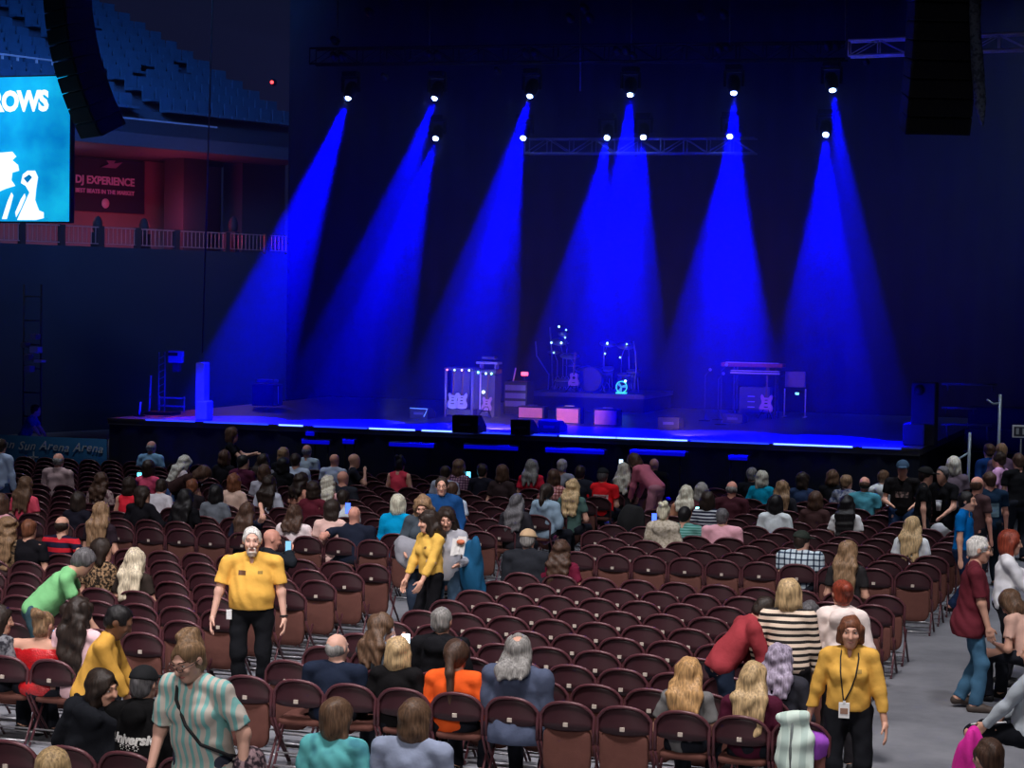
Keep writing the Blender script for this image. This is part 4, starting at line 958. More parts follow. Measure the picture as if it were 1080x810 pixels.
def cymbal(px, py, r, tilt, label, boom=0.):
    P = dk(px, py, Yd+.2); t = empty('cymbal_stand', (P.x+boom, P.y, zr_), 0, label, 'cymbal', 'cymbals of the kit'); z = P.z-zr_
    m = MB(); m.lathe([(.001, .03), (.04, .025), (.06, .008), (r, -.012), (r, -.018), (.001, .0)], 26, M=Matrix.Rotation(R(tilt), 3, 'X') @ Matrix.Rotation(R(tilt*.4), 3, 'Y'), c=(-boom, 0, z)); m.build('cymbal', brass, t)
    m = MB(); m.tube([(0, 0, .3), (0, 0, z*.75), (-boom, 0, z)], .012, 6); m.build('pole', steel, t)
    for a in (30, 150, 270):
        m = MB(); m.tube([(0, 0, .35), (.24*math.cos(R(a)), .24*math.sin(R(a)), .0)], .01, 6); m.build('leg', steel, t)
for k, (px, py, r, tl, w_) in enumerate(((601, 375, .24, 16, 'broad, over the left drums'), (604, 385, .19, 4, 'flat, low at the left'), (590, 360, .2, 24, 'high at the far left'), (584, 371, .15, 14, 'small, at the left edge'), (641, 362, .2, 20, 'high at the right'), (660, 364, .22, 22, 'broad, at the right edge'), (620, 387, .17, 6, 'low near the middle'), (594, 352, .12, 26, 'smallest, topmost at the left'))): cymbal(px, py, r, tl, f'cymbal on a stand, {w_} of the drum kit', .1 if px < 620 else -.1)
for sx, pts in ((0, ((578, 414), (579, 395), (566, 375), (565, 360))), (1, ((668, 414), (671, 390), (670, 372), (668, 360)))):
    m = MB(); m.tube([dk(*q, Yd-.1) for q in pts], .018, 6); o = tag(m.build('boom_stand', mat('boom_grey', (.35, .38, .5), .35, .5)), f'tall bent boom stand at the {"right" if sx else "left"} of the drums', 'stand', 'boom stands by the drums')
for k, (px, py) in enumerate(((589.5, 344.5), (597, 348), (596, 356), (581.5, 361.5), (592, 361.5), (584, 372), (640.5, 362), (638, 373), (654, 377), (661, 363))):  # glowing dots for the sparkle over the drum kit
    P = dk(px, py, Yd+.1); t = empty('glow_dot', P, 0, f'tiny glowing dot above the drums, {["first", "second", "third", "fourth", "fifth", "sixth", "seventh", "eighth", "ninth", "tenth"][k]} from the top left', 'lamp', 'tiny glowing dots on the drum rack')
    m = MB(); m.ball((0, 0, 0), .026, 0, 8); m.build('bulb', mat('glint', (.2, .3, .5), .3, noise=0, emit=(.35, .75, 1), estr=5 if k in (0, 3, 4, 6) else 2), t); m = MB(); m.tube([(0, .02, 0), (0, .06, -.05), (.02, .1, -.3)], .008, 5); m.build('clamp', blackmetal, t)
m = MB(); m.tube([dk(580, 345, Yd+.25), dk(582, 372, Yd+.25), dk(583, 414, Yd+.25)], .02, 6); m.tube([dk(582, 362, Yd+.25), dk(600, 362, Yd+.25)], .016, 6); m.tube([dk(637, 364, Yd+.25), dk(663, 364, Yd+.25), dk(664, 414, Yd+.25)], .018, 6); m.tube([dk(637, 364, Yd+.25), dk(637, 414, Yd+.25)], .018, 6)
tag(m.build('drum_rack', steel), 'steel tube rack round the drum kit', 'rack')
Pc = dk(656, 412, Yd-.9); t = empty('fan', (Pc.x, Yd-.95, zr_), 0, 'round green glowing fan at the right front of the drums', 'fan')
m = MB(); ring = [(.13*math.cos(a), 0, .16+.13*math.sin(a)) for a in np.linspace(0, 2*PI, 25)[:-1]]; m.tube(ring, .014, 6, closed=True); m.build('guard', mat('fan_green', (.2, .5, .5), .4, noise=0, emit=(.05, .8, .6), estr=.9), t)  # green glow put into guard, blades and base
for a in (20, 140, 260):
    m = MB(); m.prism([(0, -.02), (.1, -.05), (.11, .02), (0, .02)], (math.cos(R(a)), 0, math.sin(R(a))), (-math.sin(R(a)), .3, math.cos(R(a))), (0, 0, .16), .006); m.build('blade', mat('fan_blade', (.3, .6, .7), .4, noise=0, emit=(.05, .5, .6), estr=.5), t)
m = MB(); m.box((0, 0, .02), (.24, .16, .04), bev=.01); m.build('base', mat('fan_green', (.2, .5, .5), .4, noise=0, emit=(.05, .8, .6), estr=.9), t)
m = MB(); m.ball((.1, -.03, .3), .03, 0, 10); m.build('lamp', mat('fan_lamp', (.2, .5, .5), .4, noise=0, emit=(.3, 1, .85), estr=6), t)
guitar(Vector((dk(605, 412, Yd-1.05).x, Yd-1.05, zr_)), 'pale pink acoustic guitar standing in front of the drum kit', (.72, .45, .48), sc=.72, acoustic=True, tilt=8)
# keyboards on the right
Pk = on(798, 441); t = empty('keyboard_stand', Pk, 0, 'two tier keyboard stand with a reddish keyboard on top', 'keyboard'); s = mscale(Pk)
zt = 56/s; Lk = 66/s
m = MB(); m.box((-.1, 0, zt), (Lk, .36, .09), bev=.02); kb = m.build('upper_keyboard', mat('keyboard_red', (.42, .06, .08), .45), t)
m = MB(); m.box((-.1, -.1, zt+.05), (Lk*.85, .14, .02)); m.build('keys', mat('ivory_keys', (.7, .6, .6), .4, noise=.1), kb)
m = MB(); m.box((-.02, 0, zt-.18), (Lk*.84, .36, .09), bev=.02); kb = m.build('lower_keyboard', blackbox, t)
m = MB(); m.box((-.02, -.16, zt-.13), (Lk*.78, .1, .02)); m.box((-.02, -.185, zt-.18), (Lk*.8, .012, .035)); m.build('keys', mat('ivory_keys', (.7, .6, .6), .4, noise=.1), kb)
for sx in (-.5, .45):
    m = MB(); m.tube([(sx, -.15, 0), (sx, -.15, zt-.05)], .02, 6); m.tube([(sx, .15, 0), (sx, .15, zt-.05)], .02, 6); m.tube([(sx, -.15, .04), (sx, .15, .04)], .02, 6); m.build('leg', gun, t)
m = MB(); m.box((-.05, .1, .4), (.7, .3, .6), bev=.02); m.build('modules', mat('module_grey', (.1, .1, .13), .6), t)
for k in range(3):
    m = MB(); m.box((-.12, -.06, .25+.12*k), (.16, .012, .02)); m.build('slider', mat('slider_pale', (.5, .5, .6), .4), t)
guitar(on(810, 441)+Vector((0, -.25, .0)), 'pink and white bass guitar on a stand before the keyboards', (.75, .35, .5), sc=.92, tilt=6)
Pm = on(838, 440); t = empty('monitor_stand', Pm, 0, 'purple grey screen on a frame stand right of the keyboards', 'monitor'); s = mscale(Pm)
m = MB(); m.box((0, 0, 40/s), (.46, .12, .36), bev=.02); m.build('screen_box', mat('mauve_screen', (.3, .2, .35), .6), t)
for sx in (-.24, .24):
    m = MB(); m.tube([(sx, 0, 0), (sx, 0, 30/s)], .014, 6); m.tube([(sx, -.2, .01), (sx, .2, .01)], .014, 6); m.build('leg', alu, t)
m = MB(); m.box((.06, -.07, 25/s), (.08, .03, .05)); m.build('indicator', mat('indicator', (.1, .1, .1), .4, noise=0, emit=(.2, .8, .9), estr=2), t)
for k, (px, py, h_) in enumerate(((743, 444, 1.0), (757, 443, .9), (760, 448, 1.15))):
    t = empty('microphone_stand', on(px, py), 0, f'microphone stand left of the keyboards, {["left", "middle", "right"][k]} one', 'microphone stand', 'microphone stands')
    m = MB(); m.tube([(0, 0, .02), (0, 0, h_)], .011, 6); m.tube([(0, 0, h_), (.12, -.1, h_+.12)], .009, 6); m.build('pole', gun, t); m = MB(); m.lathe([(.001, .025), (.13, .015), (.13, 0), (.001, 0)], 16); m.build('base', blackmetal, t); m = MB(); m.ball((.13, -.11, h_+.13), .035, 0, 10); m.build('microphone', mat('mic_grey', (.45, .45, .5), .4, .4), t)
# side fill, poles and rails at the stage's right end
P = on(979, 470); s = mscale(P); t = empty('side_speaker', P, 0, 'dark grey loudspeaker at the stage\'s right end', 'loudspeaker')
m = MB(); m.box((-.12, .3, 66/s/2), (.44, .5, 66/s), bev=.02); m.build('cabinet', mat('side_grey', (.05, .05, .06), .75), t); m = MB(); m.lathe([(.001, 0), (.1, 0), (.1, .01), (.001, .01)], 18, M=Matrix.Rotation(PI/2, 3, 'X'), c=(-.2, .04, 58/s)); m.build('driver', blackbox, t)
m = MB(); m.box((-.25, .1, .2), (.4, .6, .4), bev=.03); m.build('lower_case', mat('side_grey2', (.055, .06, .075), .75), t)
for k, (px, y0, y1, cx_) in enumerate(((1054, 416, 478, -.22), (1022, 456, 500, -.35))):
    Yp = 37.2; b0, b1 = atY(px+1, y0, Yp), atY(px-1.5, y1, Yp); t = empty('handrail', (b1.x, Yp, 0), 0, f'{"tall" if k == 0 else "shorter"} pale handrail post beside the stage\'s right end', 'handrail', 'handrail posts')
    m = MB(); m.tube([(0, 0, 0), (b0.x-b1.x, 0, b0.z)], .028, 8); m.build('post', mat('handrail_pale', (.45, .55, .6), .4, .3), t)
    m = MB(); z0_ = b0.z-(.15 if k == 0 else .35); m.tube([(b0.x-b1.x, 0, z0_), (b0.x-b1.x+cx_*.5, -.05, z0_-.02 if k == 0 else z0_-.12), (b0.x-b1.x+cx_, -.08, z0_+.06 if k == 0 else z0_-.16)], .018, 6); m.build('curved_bar', mat('handrail_pale', (.45, .55, .6), .4, .3), t)
m = MB(); x0, x1 = XR+.3, 8.5
for k in range(4): m.box(((x0+x1)/2, 41.5+.5*k, .4+.42*k), (x1-x0, .5, .8+.84*k-.4*k if False else .8))
tag(m.build('bleacher', mat('bleacher_dark', (.02, .022, .035), .85, noise=.2)), 'dark stepped bleacher edge at the far right', 'bleacher')
for k, py in enumerate((405, 430, 447.5)):
    a, b_ = atY(993, py, 41.2), atY([1052, 1030, 1046][k], py+1, 41.2); m = MB(); m.tube([a, b_], .022, 6)
    for f_ in (.1, .9): q = a+(b_-a)*f_; m.tube([q, q+Vector((0, .25, -.12 if k < 2 else -.3))], .018, 6)
    tag(m.build('step_rail', mat('rail_dim', (.16, .17, .2), .5, .3)), f'dim horizontal rail on the bleachers at far right, {["upper", "middle", "lower"][k]}', 'railing', 'bleacher rails')
Pq = atY(1077, 455, 36.9); t = empty('row_sign', Pq, 0, 'small white framed sign at the far right edge', 'sign')
m = MB(); m.box((0, 0, 0), (.30, .03, .22), bev=.005); m.build('frame', mat('sign_white', (.75, .75, .78), .5, noise=0), t); m = MB(); m.box((0, -.012, 0), (.24, .02, .16)); m.build('face', mat('sign_dark', (.04, .04, .06), .6, noise=0), t)
for x in (-.06, .05):
    m = MB(); m.box((x, -.024, 0), (.05, .008, .11), bev=.004); m.build('symbol', mat('sign_grey', (.4, .42, .45), .6, noise=0), t)
m = MB(); m.tube([(0, .01, -.1), (0, .01, -Pq.z)], .018, 6); m.build('post', gun, t)
# cloth banner on the barrier at the left
Yb = 37.3; a, b_ = atY(-30, 461, Yb), atY(113, 461, Yb); t = empty('barrier_banner', ((a.x+b_.x)/2, Yb, 0), 0, 'blue cloth banner with white script on the barrier at left', 'banner')
zt, zb = atY(60, 461, Yb).z, atY(60, 494, Yb).z; wb = b_.x-a.x
m = MB(); n = 40; vs = []; fs = []
for k in range(n+1): x = -wb/2+wb*k/n; y = .012*math.sin(k*.9); vs += [(x, y, zb), (x, y, zt), (x, y+.012, zb), (x, y+.012, zt)]
for k in range(n): q = 4*k; fs += [(q, q+4, q+5, q+1), (q+2, q+3, q+7, q+6), (q+1, q+5, q+7, q+3)]
m.add(vs, fs, 0, True); m.build('cloth', mat('banner_blue', (.03, .16, .36), .8, noise=.1, nscale=2), t)
me = text_mesh('Mohegan Sun Arena Arena', 1., .008, .35, .003, 1.1); xs = [v.co.x for v in me.vertices]; k = (wb*.97)/(max(xs)-min(xs))
for v in me.vertices: v.co.y += .06*math.sin(v.co.x*1.7)
o = link('lettering', me, mat('banner_white', (.85, .87, .9), .8, noise=0), t); o.matrix_local = Matrix.Translation((-wb*.01, -.022, zt-.2)) @ Matrix.Rotation(PI/2, 4, 'X') @ Matrix.Diagonal((k, k*.95, 1, 1)) @ Matrix.Translation((-(max(xs)+min(xs))/2, 0, 0))
m = MB(); q = atY(36, 482, Yb); m.box((q.x-t.location.x, -.02, q.z), (.22, .008, .03)); m.box((q.x-t.location.x, -.02, q.z), (.03, .008, .24)); m.build('cross_emblem', mat('banner_white', (.85, .87, .9), .8, noise=0), t)
m = MB()
for x in np.linspace(-wb/2, wb/2, 4): m.tube([(x, .05, 0), (x, .05, zt)], .02, 6)
m.tube([(-wb/2, .05, zt-.03), (wb/2, .05, zt-.03)], .02, 6); m.build('barrier', gun, t)
# dolly of lamps against the left wall
P = at(34, 442, .9); Yq = 40.; t = empty('lamp_dolly', (atY(34, 390, Yq).x, Yq, 0), 0, 'dim upright dolly with stacked lamps against the left wall', 'lamp dolly'); m = MB()
zz = atY(34, 300, Yq).z
for sx in (-.22, .22): m.tube([(sx, 0, 0), (sx, 0, zz)], .025, 6)
for k in range(8): m.tube([(-.22, 0, zz*(k+.5)/8), (.22, 0, zz*(k+.5)/8)], .016, 6)
m.build('frame', mat('dolly_dark', (.05, .05, .06), .6), t)
for k, (px, py, w_, h_, c) in enumerate(((37, 355, .16, .12, .2), (27, 364, .14, .12, .14), (38, 369, .22, .14, .5), (30, 377, .14, .14, .2), (42, 381, .2, .06, .6), (31, 389, .16, .14, .3))):
    q = atY(px, py, Yq-.15); m = MB(); m.box((q.x-t.location.x, -.15, q.z), (w_, .2, h_), bev=.02); m.build('lamp', mat('lamp_shell', (c, c, c*1.05), .5), t)

# ------------------------------------------------------------------ light of the hall
def area(P, T_, sx, sy, E, col=(1, 1, 1)):
    ld = bpy.data.lights.new('fill_light', 'AREA'); ld.shape = 'RECTANGLE'; ld.size = sx; ld.size_y = sy; ld.energy = E; ld.color = col
    o = bpy.data.objects.new('fill_light', ld); COL.objects.link(o); P = Vector(P); o.location = P; o.rotation_euler = (Vector(T_)-P).to_track_quat('-Z', 'Y').to_euler(); return o
def spot(P, T_, ang, E, col=(1, 1, 1), blend=.5, r=.3):
    ld = bpy.data.lights.new('spot', 'SPOT'); ld.energy = E; ld.color = col; ld.spot_size = R(ang); ld.spot_blend = blend; ld.shadow_soft_size = r
    o = bpy.data.objects.new('spot', ld); COL.objects.link(o); P = Vector(P); o.location = P; o.rotation_euler = (Vector(T_)-P).to_track_quat('-Z', 'Y').to_euler(); return o
spot((-4, 10, 18), (-7, 18.5, 0), 60, 11500, (1, .94, .92), .9, 1.2)
spot((-12, 12, 18), (-12, 20, 0), 60, 7500, (.97, .93, 1), .9, 1.5)
spot((2, 14, 18), (-2.5, 20, 0), 60, 5000, (.94, .93, 1), .9, 1.2)
spot((-14, 24, 18), (-14, 28.5, 0), 50, 2800, (.9, .93, 1), .9, 1.)
spot((-6, 25, 18), (-6, 29.5, 0), 50, 2500, (.9, .93, 1), .9, 1.)
spot((-19, 31, 18), (-19, 33.2, 0), 44, 2900, (.85, .9, 1), .9, 1.)
spot((-8, 31, 18), (-8, 33., 0), 44, 1800, (.85, .9, 1), .9, 1.)
spot((-1, 30, 18), (-1.5, 33, 0), 48, 5000, (.85, .9, 1), .9, 1.)
spot((-2, -6, 13), (-5.5, 12.5, 0), 33, 5200, (1, .93, .9), .7, 1.)  # two added fill spots from the camera side, to light faces
spot((-9, -4, 13), (-12, 14, 0), 33, 4600, (1, .93, .9), .7, 1.)
spot((1, 39, 13), (-2.5, 50, 6), 62, 1700, (.35, .5, 1), .9, .5)  # added blue fill to lift the dark drape at right
spot((-24, 28, 13), (-33, 50, 3.5), 52, 3600, (.5, .62, 1), .9, .5)  # added fill to lift the lower left wall
a_ = area((CX, YF+.1, 1.95), (CX, YF+2.2, 1.5), W-1, .05, 520, (0, 0, 1)); a_.name = 'deck_fill'  # added blue fill over the front deck, no fixture there
spot((-13.6, 38.6, 1.72), (-13.9, 42, 1.75), 75, 300, (1, .55, .35), .6, .06)       # three added fills for the gear, no lamps stand there
spot((-9.9, 38.6, 1.72), (-9.7, 44, 2.2), 60, 260, (1, .5, .5), .6, .06)
spot((-16.0, 38.8, 1.72), (-16.2, 43, 2.1), 50, 110, (.8, .85, 1), .6, .06)
pl = cp(178, 228, -2.); ld = bpy.data.lights.new('concourse_light', 'POINT'); ld.energy = 150; ld.color = (1, .07, .13); ld.shadow_soft_size = .3; o = bpy.data.objects.new('concourse_light', ld); COL.objects.link(o); o.location = pl
pl = cp(60, 200, -2.); ld = bpy.data.lights.new('concourse_light', 'POINT'); ld.energy = 55; ld.color = (1, .35, .5); ld.shadow_soft_size = .3; o = bpy.data.objects.new('concourse_light', ld); COL.objects.link(o); o.location = pl
area(cp(160, 60, 9)+Vector((0, -6, 5)), cp(150, 80, -5), 4, 4, 620, (.12, .34, 1)).data.spread = R(75)  # added blue fill aimed at the upper bowl
pl = cp(255, 200, 2.); ld = bpy.data.lights.new('concourse_light', 'POINT'); ld.energy = 45; ld.color = (.8, .5, .9); ld.shadow_soft_size = .3; o = bpy.data.objects.new('concourse_light', ld); COL.objects.link(o); o.location = pl  # added purple fill in front of the concourse, no lamp there
wd = bpy.data.worlds.new('hall_air'); SC.world = wd; wd.use_nodes = True; bg = wd.node_tree.nodes['Background']; bg.inputs['Color'].default_value = (.2, .27, 1, 1); bg.inputs['Strength'].default_value = .024
SC.view_settings.view_transform = 'Standard'; SC.view_settings.look = 'None'; SC.view_settings.gamma = 1; SC.view_settings.use_curve_mapping = False; SC.view_settings.exposure = 0.
# ------------------------------------------------------------------ folding chairs in rows
X0, PX, Y0, PY = -5.507, .485, 16.19, .8267
RB = Y0-3.7*PY                                    # first row of the block nearest the camera
NEAR = list(range(0, 10)); FARK = list(range(0, 13))
row_y = {('n', i): Y0+PY*i for i in NEAR}; row_y.update({('f', k): Y0+PY*(11.8+k) for k in FARK}); row_y[('b', 0)] = RB
ROWS += list(row_y.values())
burg = mat('burgundy_shell', (.037, .0105, .015), .42, noise=.18, nscale=5, spec=.45); rimm = mat('burgundy_rim', (.105, .032, .041), .36, .15, noise=.15, nscale=9, spec=.55)
cush = mat('brown_fabric', (.13, .053, .043), .9, noise=.16, nscale=14, bump=.2, bscale=160, spec=.1); plate = mat('number_plate', (.55, .47, .4), .6, noise=.05); cross = mat('chair_steel', (.45, .44, .46), .35, .7, noise=.1)
def arch(u): return .806-.055*u*u-.06*abs(u)**5
def shell_pts():
    U = [-1+2*k/14 for k in range(15)]; V_ = [0, .3, .6, .85, 1]
    return U, V_
def back_mb():
    U, V_ = shell_pts(); m = MB(); vs = []; nu, nv = len(U), len(V_)
    for dy in (0., .022):
        for v in V_:
            for u in U:
                zb = .575+.018*abs(u)**4; z = zb+(arch(u)-zb)*v; vs.append((.222*u, .05*u*u+dy+.026*v-.004, z))
    fs = []; N = nu*nv
    for j in range(nv-1):
        for i in range(nu-1): a = j*nu+i; fs += [(a, a+1, a+nu+1, a+nu), (N+a, N+a+nu, N+a+nu+1, N+a+1)]
    for i in range(nu-1): fs += [(i, N+i, N+i+1, i+1), ((nv-1)*nu+i, (nv-1)*nu+i+1, N+(nv-1)*nu+i+1, N+(nv-1)*nu+i)]
    for j in range(nv-1): fs += [(j*nu, (j+1)*nu, N+(j+1)*nu, N+j*nu), (j*nu+nu-1, N+j*nu+nu-1, N+(j+1)*nu+nu-1, (j+1)*nu+nu-1)]
    return m.add(vs, fs, 0, True)
def rim_mb(m=None, mi=0, n=8):
    m = m or MB(); U, _ = shell_pts()
    pts = [(-.226, .05, .47), (-.226, .048, .60)]+[(.226*u, .05*u*u+.008, arch(u)) for u in U]+[(.226, .048, .60), (.226, .05, .47)]
    return m.tube(pts, .0155, n, mi)
def cushion_mb(folded, m=None, mi=0):
    m = m or MB(); n = 24; out = []
    for k in range(n):
        a = 2*PI*k/n; c, s_ = math.cos(a), math.sin(a); e = .32 if s_ < 0 else .5
        out.append((.205*math.copysign(abs(c)**e, c), .195*math.copysign(abs(s_)**e, s_)))
    lay = [(-.028, .94), (-.02, 1), (.012, 1), (.026, .93), (.032, .6)]; vs = []
    for h, sc in lay:
        for x, y in out:
            if folded: vs.append((x*sc, .055-h, .385-y*sc*1.08))
            else: vs.append((x*sc, .235+y*sc, .447+h+.012*(y/.2)))
    fs = []
    for j in range(len(lay)-1):
        for i in range(n): q = (j*n+i, j*n+(i+1) % n, (j+1)*n+(i+1) % n, (j+1)*n+i); fs.append(q[::-1] if folded else q)
    a = tuple(range(n)); b = tuple((len(lay)-1)*n+k for k in range(n))
    fs += [a[::-1], b] if not folded else [a, b[::-1]]
    return m.add(vs, fs, mi, True)
def leg_pts(s, front): return [(s*.226, .05, .47), (s*.226, .16, .30), (s*.226, .40, .012)] if front else [(s*.218, .26, .40), (s*.218, .02, .012)]
def legs_mb(m, mi, s, front, n=7): return m.tube(leg_pts(s, front), .0125, n, mi)
def cross_mb(m=None, mi=0):
    m = m or MB(); return m.tube([(-.218, .035, .05), (.218, .035, .05), (.218, .10, .15), (-.218, .10, .15)], .009, 6, mi)
def cross2_mb(m=None, mi=0): m = m or MB(); return m.tube([(-.226, .36, .06), (.226, .36, .06)], .009, 6, mi)
def plate_mb(m=None, mi=0): m = m or MB(); return m.box((0, -.006, .625), (.04, .012, .034), mi, bev=.002)
ME = dict(backrest=back_mb().mesh('backrest'), rim=rim_mb().mesh('rim'), number_plate=plate_mb().mesh('number_plate'), crossbar=cross_mb().mesh('crossbar'), stretcher=cross2_mb().mesh('stretcher'))
for n_, mt in (('backrest', burg), ('rim', rimm), ('number_plate', plate), ('crossbar', cross), ('stretcher', cross)): ME[n_].materials.append(mt)
SEAT = {f: cushion_mb(f).mesh('seat') for f in (True, False)}
for s_ in SEAT.values(): s_.materials.append(cush)
LEG = {(s, f): legs_mb(MB(), 0, s, f).mesh('leg') for s in (1, -1) for f in (True, False)}
for l_ in LEG.values(): l_.materials.append(rimm)
def whole_mesh(folded, name='chair'):
    m = back_mb(); rim_mb(m, 1, 6); cushion_mb(folded, m, 2); plate_mb(m, 3)
    for s in (1, -1):
        for f in (True, False): legs_mb(m, 1, s, f, 5)
    cross_mb(m, 4); cross2_mb(m, 4); me = m.mesh(name)
    for mt in (burg, rimm, cush, plate, cross): me.materials.append(mt)
    return me
FARM = {f: whole_mesh(f) for f in (True, False)}
ORDN = lambda n: f'{n}{"th" if 10 <= n % 100 <= 20 else {1: "st", 2: "nd", 3: "rd"}.get(n % 10, "th")}'
# which seats the hall has, block by block
SPOTS = []                                         # (row key, x, block, place in block, places counted from)
def in_frame(x, y, mx=30):
    u, v, d = pix((x, y, .7)); return -mx < u < 1080+mx and v < 810+60
def blockrow(key, lo, hi, block):
    js = [j for j in range(lo, hi+1) if in_frame(X0+PX*j, row_y[key])]
    for j in js: SPOTS.append((key, X0+PX*j, block, (hi-j+1) if block.endswith('left block') else (j-lo+1)))
for i in NEAR:
    blockrow(('n', i), -34, -9, 'left block'); blockrow(('n', i), -5, 4 if i else 5, 'middle block')
for k in FARK:
    blockrow(('f', k), -46, -9, 'far left block'); blockrow(('f', k), -5 if k < 3 else -6, 4 if k < 9 else 3, 'far middle block')
for j in range(-10, 3):
    x = X0+PX*(j+.1)
    if in_frame(x, RB): SPOTS.append((('b', 0), x, 'nearest block', j+11))
CHAIRS = []
def build_chairs(taken):
    """taken: (x, y) of people seated; their chairs have the seat down"""
    order = sorted(SPOTS, key=lambda s: pix((s[1], row_y[s[0]], .7))[2])
    keep_, rest = order[:300], order[300:]
    proto = None; nseen = {}
    for key, x, block, place in keep_:
        y = row_y[key]; occ = any(abs(px_-x) < .26 and abs(py_-y) < .3 for px_, py_ in taken)
        down = occ or (key, block, place) in SEAT_DOWN
        bn = block; rn = {'n': key[1]+1, 'f': key[1]+1, 'b': 1}[key[0]]
        state = 'occupied burgundy folding chair' if occ else 'empty burgundy folding chair, seat level' if down else 'empty burgundy folding chair'
        side = 'right' if block.endswith('left block') else 'left'
        lab = f'{state}, {ORDN(place)} from {side} end, {ORDN(rn)} row from camera, {block}' if key[0] != 'b' else f'{state}, {ORDN(place)} from the left in the nearest row at the bottom'
        if key[0] == 'f':
            o = bpy.data.objects.new('folding_chair', FARM[not down]); COL.objects.link(o); o.location = (x, y, 0); o.rotation_euler = (0, 0, random.uniform(-.05, .05)); tag(o, lab, 'chair', f'folding chairs of the {block}')
        else:
            o = empty('folding_chair', (x, y, 0), random.uniform(-.035, .035), lab, 'chair', f'folding chairs of the {block}')
            def part(n_, me): c = bpy.data.objects.new(n_, me); COL.objects.link(c); c.parent = o; return c
            part('backrest', ME['backrest']); part('rim', ME['rim']); part('number_plate', ME['number_plate']); part('seat', SEAT[not down]); part('crossbar', ME['crossbar']); part('stretcher', ME['stretcher'])
            for q in LEG.values(): part('leg', q)
        CHAIRS.append(o)
    if rest:                                        # the far rows beyond the 300 largest
        vs = []; fs = []; mi = []; b = 0
        for key, x, block, place in rest:
            occ = any(abs(px_-x) < .26 and abs(py_-row_y[key]) < .3 for px_, py_ in taken); me = FARM[not occ]
            co = np.empty(len(me.vertices)*3, F32); me.vertices.foreach_get('co', co); co = co.reshape(-1, 3)+np.array([x, row_y[key], 0], F32); vs.append(co)
            fs += [tuple(b+i for i in p.vertices) for p in me.polygons]; mi += [p.material_index for p in me.polygons]; b += len(co)
        me = bpy.data.meshes.new('far_chairs'); me.from_pydata(np.concatenate(vs).tolist(), [], fs); me.polygons.foreach_set('material_index', mi); me.polygons.foreach_set('use_smooth', [True]*len(fs))
        o = link('far_chairs', me, [burg, rimm, cush, plate, cross]); tag(o, 'distant burgundy folding chairs in the rows nearest the stage', 'chairs', kind='stuff')
SEAT_DOWN = {(('n', 0), 'middle block', 2)}
# ------------------------------------------------------------------ the audience
Pn = {}
def p(key, px, py, label, **k):
    if 'lit' not in k: k['lit'] = 1.08 if py > 600 else 1.08+(600-py)/110*.55  # colours lightened toward the stage to make up for weaker light
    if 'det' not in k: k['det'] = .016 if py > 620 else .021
    if 'hands' in k and k['hands'] is None: k.pop('hands')
    I = person(px, py, label, **k); Pn[key] = I; return I
WHT, PLE = (215, 205, 205), (165, 180, 205)
# --- far left, nearest the stage
p('sta1', 38, 433, 'person in a blue shirt leaning over behind the banner at left', pose='stand', yaw=-75, hair='short', hc='dk', col=(30, 75, 135), lean=25, rh=(.2, .5, .85), lh=(-.15, .5, .85), bot=(20, 22, 35))
p('stl', 1, 471, 'person standing at the left edge in a pale blue shirt and jeans', pose='stand', h=1.0, hair='short', hc='dk', col=(140, 155, 180), top='long', bot=(45, 65, 100))
p('beige', 62, 486, 'balding man in a beige long sleeved shirt below the blue banner', h=1.04, w=1.2, hair='receding', hc='gr', skin='r', top='long', col=(165, 140, 140), belly=.6)
p('ltblue', 160, 472, 'balding man in a light blue shirt beside the stage corner', w=1.15, hair='receding', hc='gr', skin='r', top='tee', col=(120, 160, 195))
p('coral', 27, 513, 'woman with long light brown hair in a coral pink top', fem=1, hair='long', hc='mb', top='tee', col=(215, 75, 95), long=.16)
p('edge0', 1, 532, 'person in a pale pink top cut off by the left edge', fem=1, hair='bob', hc='br', col=(190, 140, 150))
p('lace', 107, 508, 'woman with long brown hair in a patterned lace top', fem=1, hair='long', hc='br', tmat=blotch('lace', (.35, .22, .2), (.5, .38, .36), (.2, .1, .12), 22), long=.12)
p('dkbob', 83, 529, 'woman with a dark brown bob and black top in the left seats', fem=1, hair='bob', hc='dk', col=(25, 24, 34))
p('longlb', 107, 541, 'woman whose long light brown hair covers her back, left seats', fem=1, hair='long', hc='lb', col=(40, 30, 38), long=.3)
p('redst', 66, 555, 'bald man in a red and navy striped shirt with one arm out', w=1.12, hair='receding', hc='dk', tmat=stripes('red_navy', lin((205, 35, 50)), (.012, .012, .035), 2.6, duty=.42), rh=(.42, .25, .78), belly=.5, hem=-.1)
p('curlyl', 8, 557, 'woman with curly blonde hair at the left edge', fem=1, hair='curly', hc='lb', tmat=blotch('leopard_dim', (.1, .06, .04), (.25, .16, .09), (.02, .015, .012), 30))
p('blackm', 31, 559, 'man with short reddish hair and black shirt near left edge', hair='short', hc='au', col=(20, 19, 24), w=1.1)
p('redtop', 137, 513, 'woman with dark hair in a bright red top', fem=1, hair='bob', hc='dk', col=(215, 40, 55), top='tank')
p('blackjk', 151, 523, 'woman with a brown bob in a black jacket looking right', fem=1, hair='bob', hc='dk', col=(18, 17, 22), top='jacket', hy=-65, rh=(.3, .4, .7))
p('pinkt', 157, 494, 'woman with dark hair and a pink top holding a lit phone', fem=1, hair='bob', hc='dk', col=(205, 75, 105), lh=(-.1, .4, .95))
p('cardi', 195, 489, 'woman with long blonde hair in a pale lace cardigan leaning right', fem=1, hair='long', hc='pl', top='long', col=(185, 170, 175), yaw=-35, lean=22, hp=25, lh=(.0, .45, .8), rh=(.15, .45, .8))
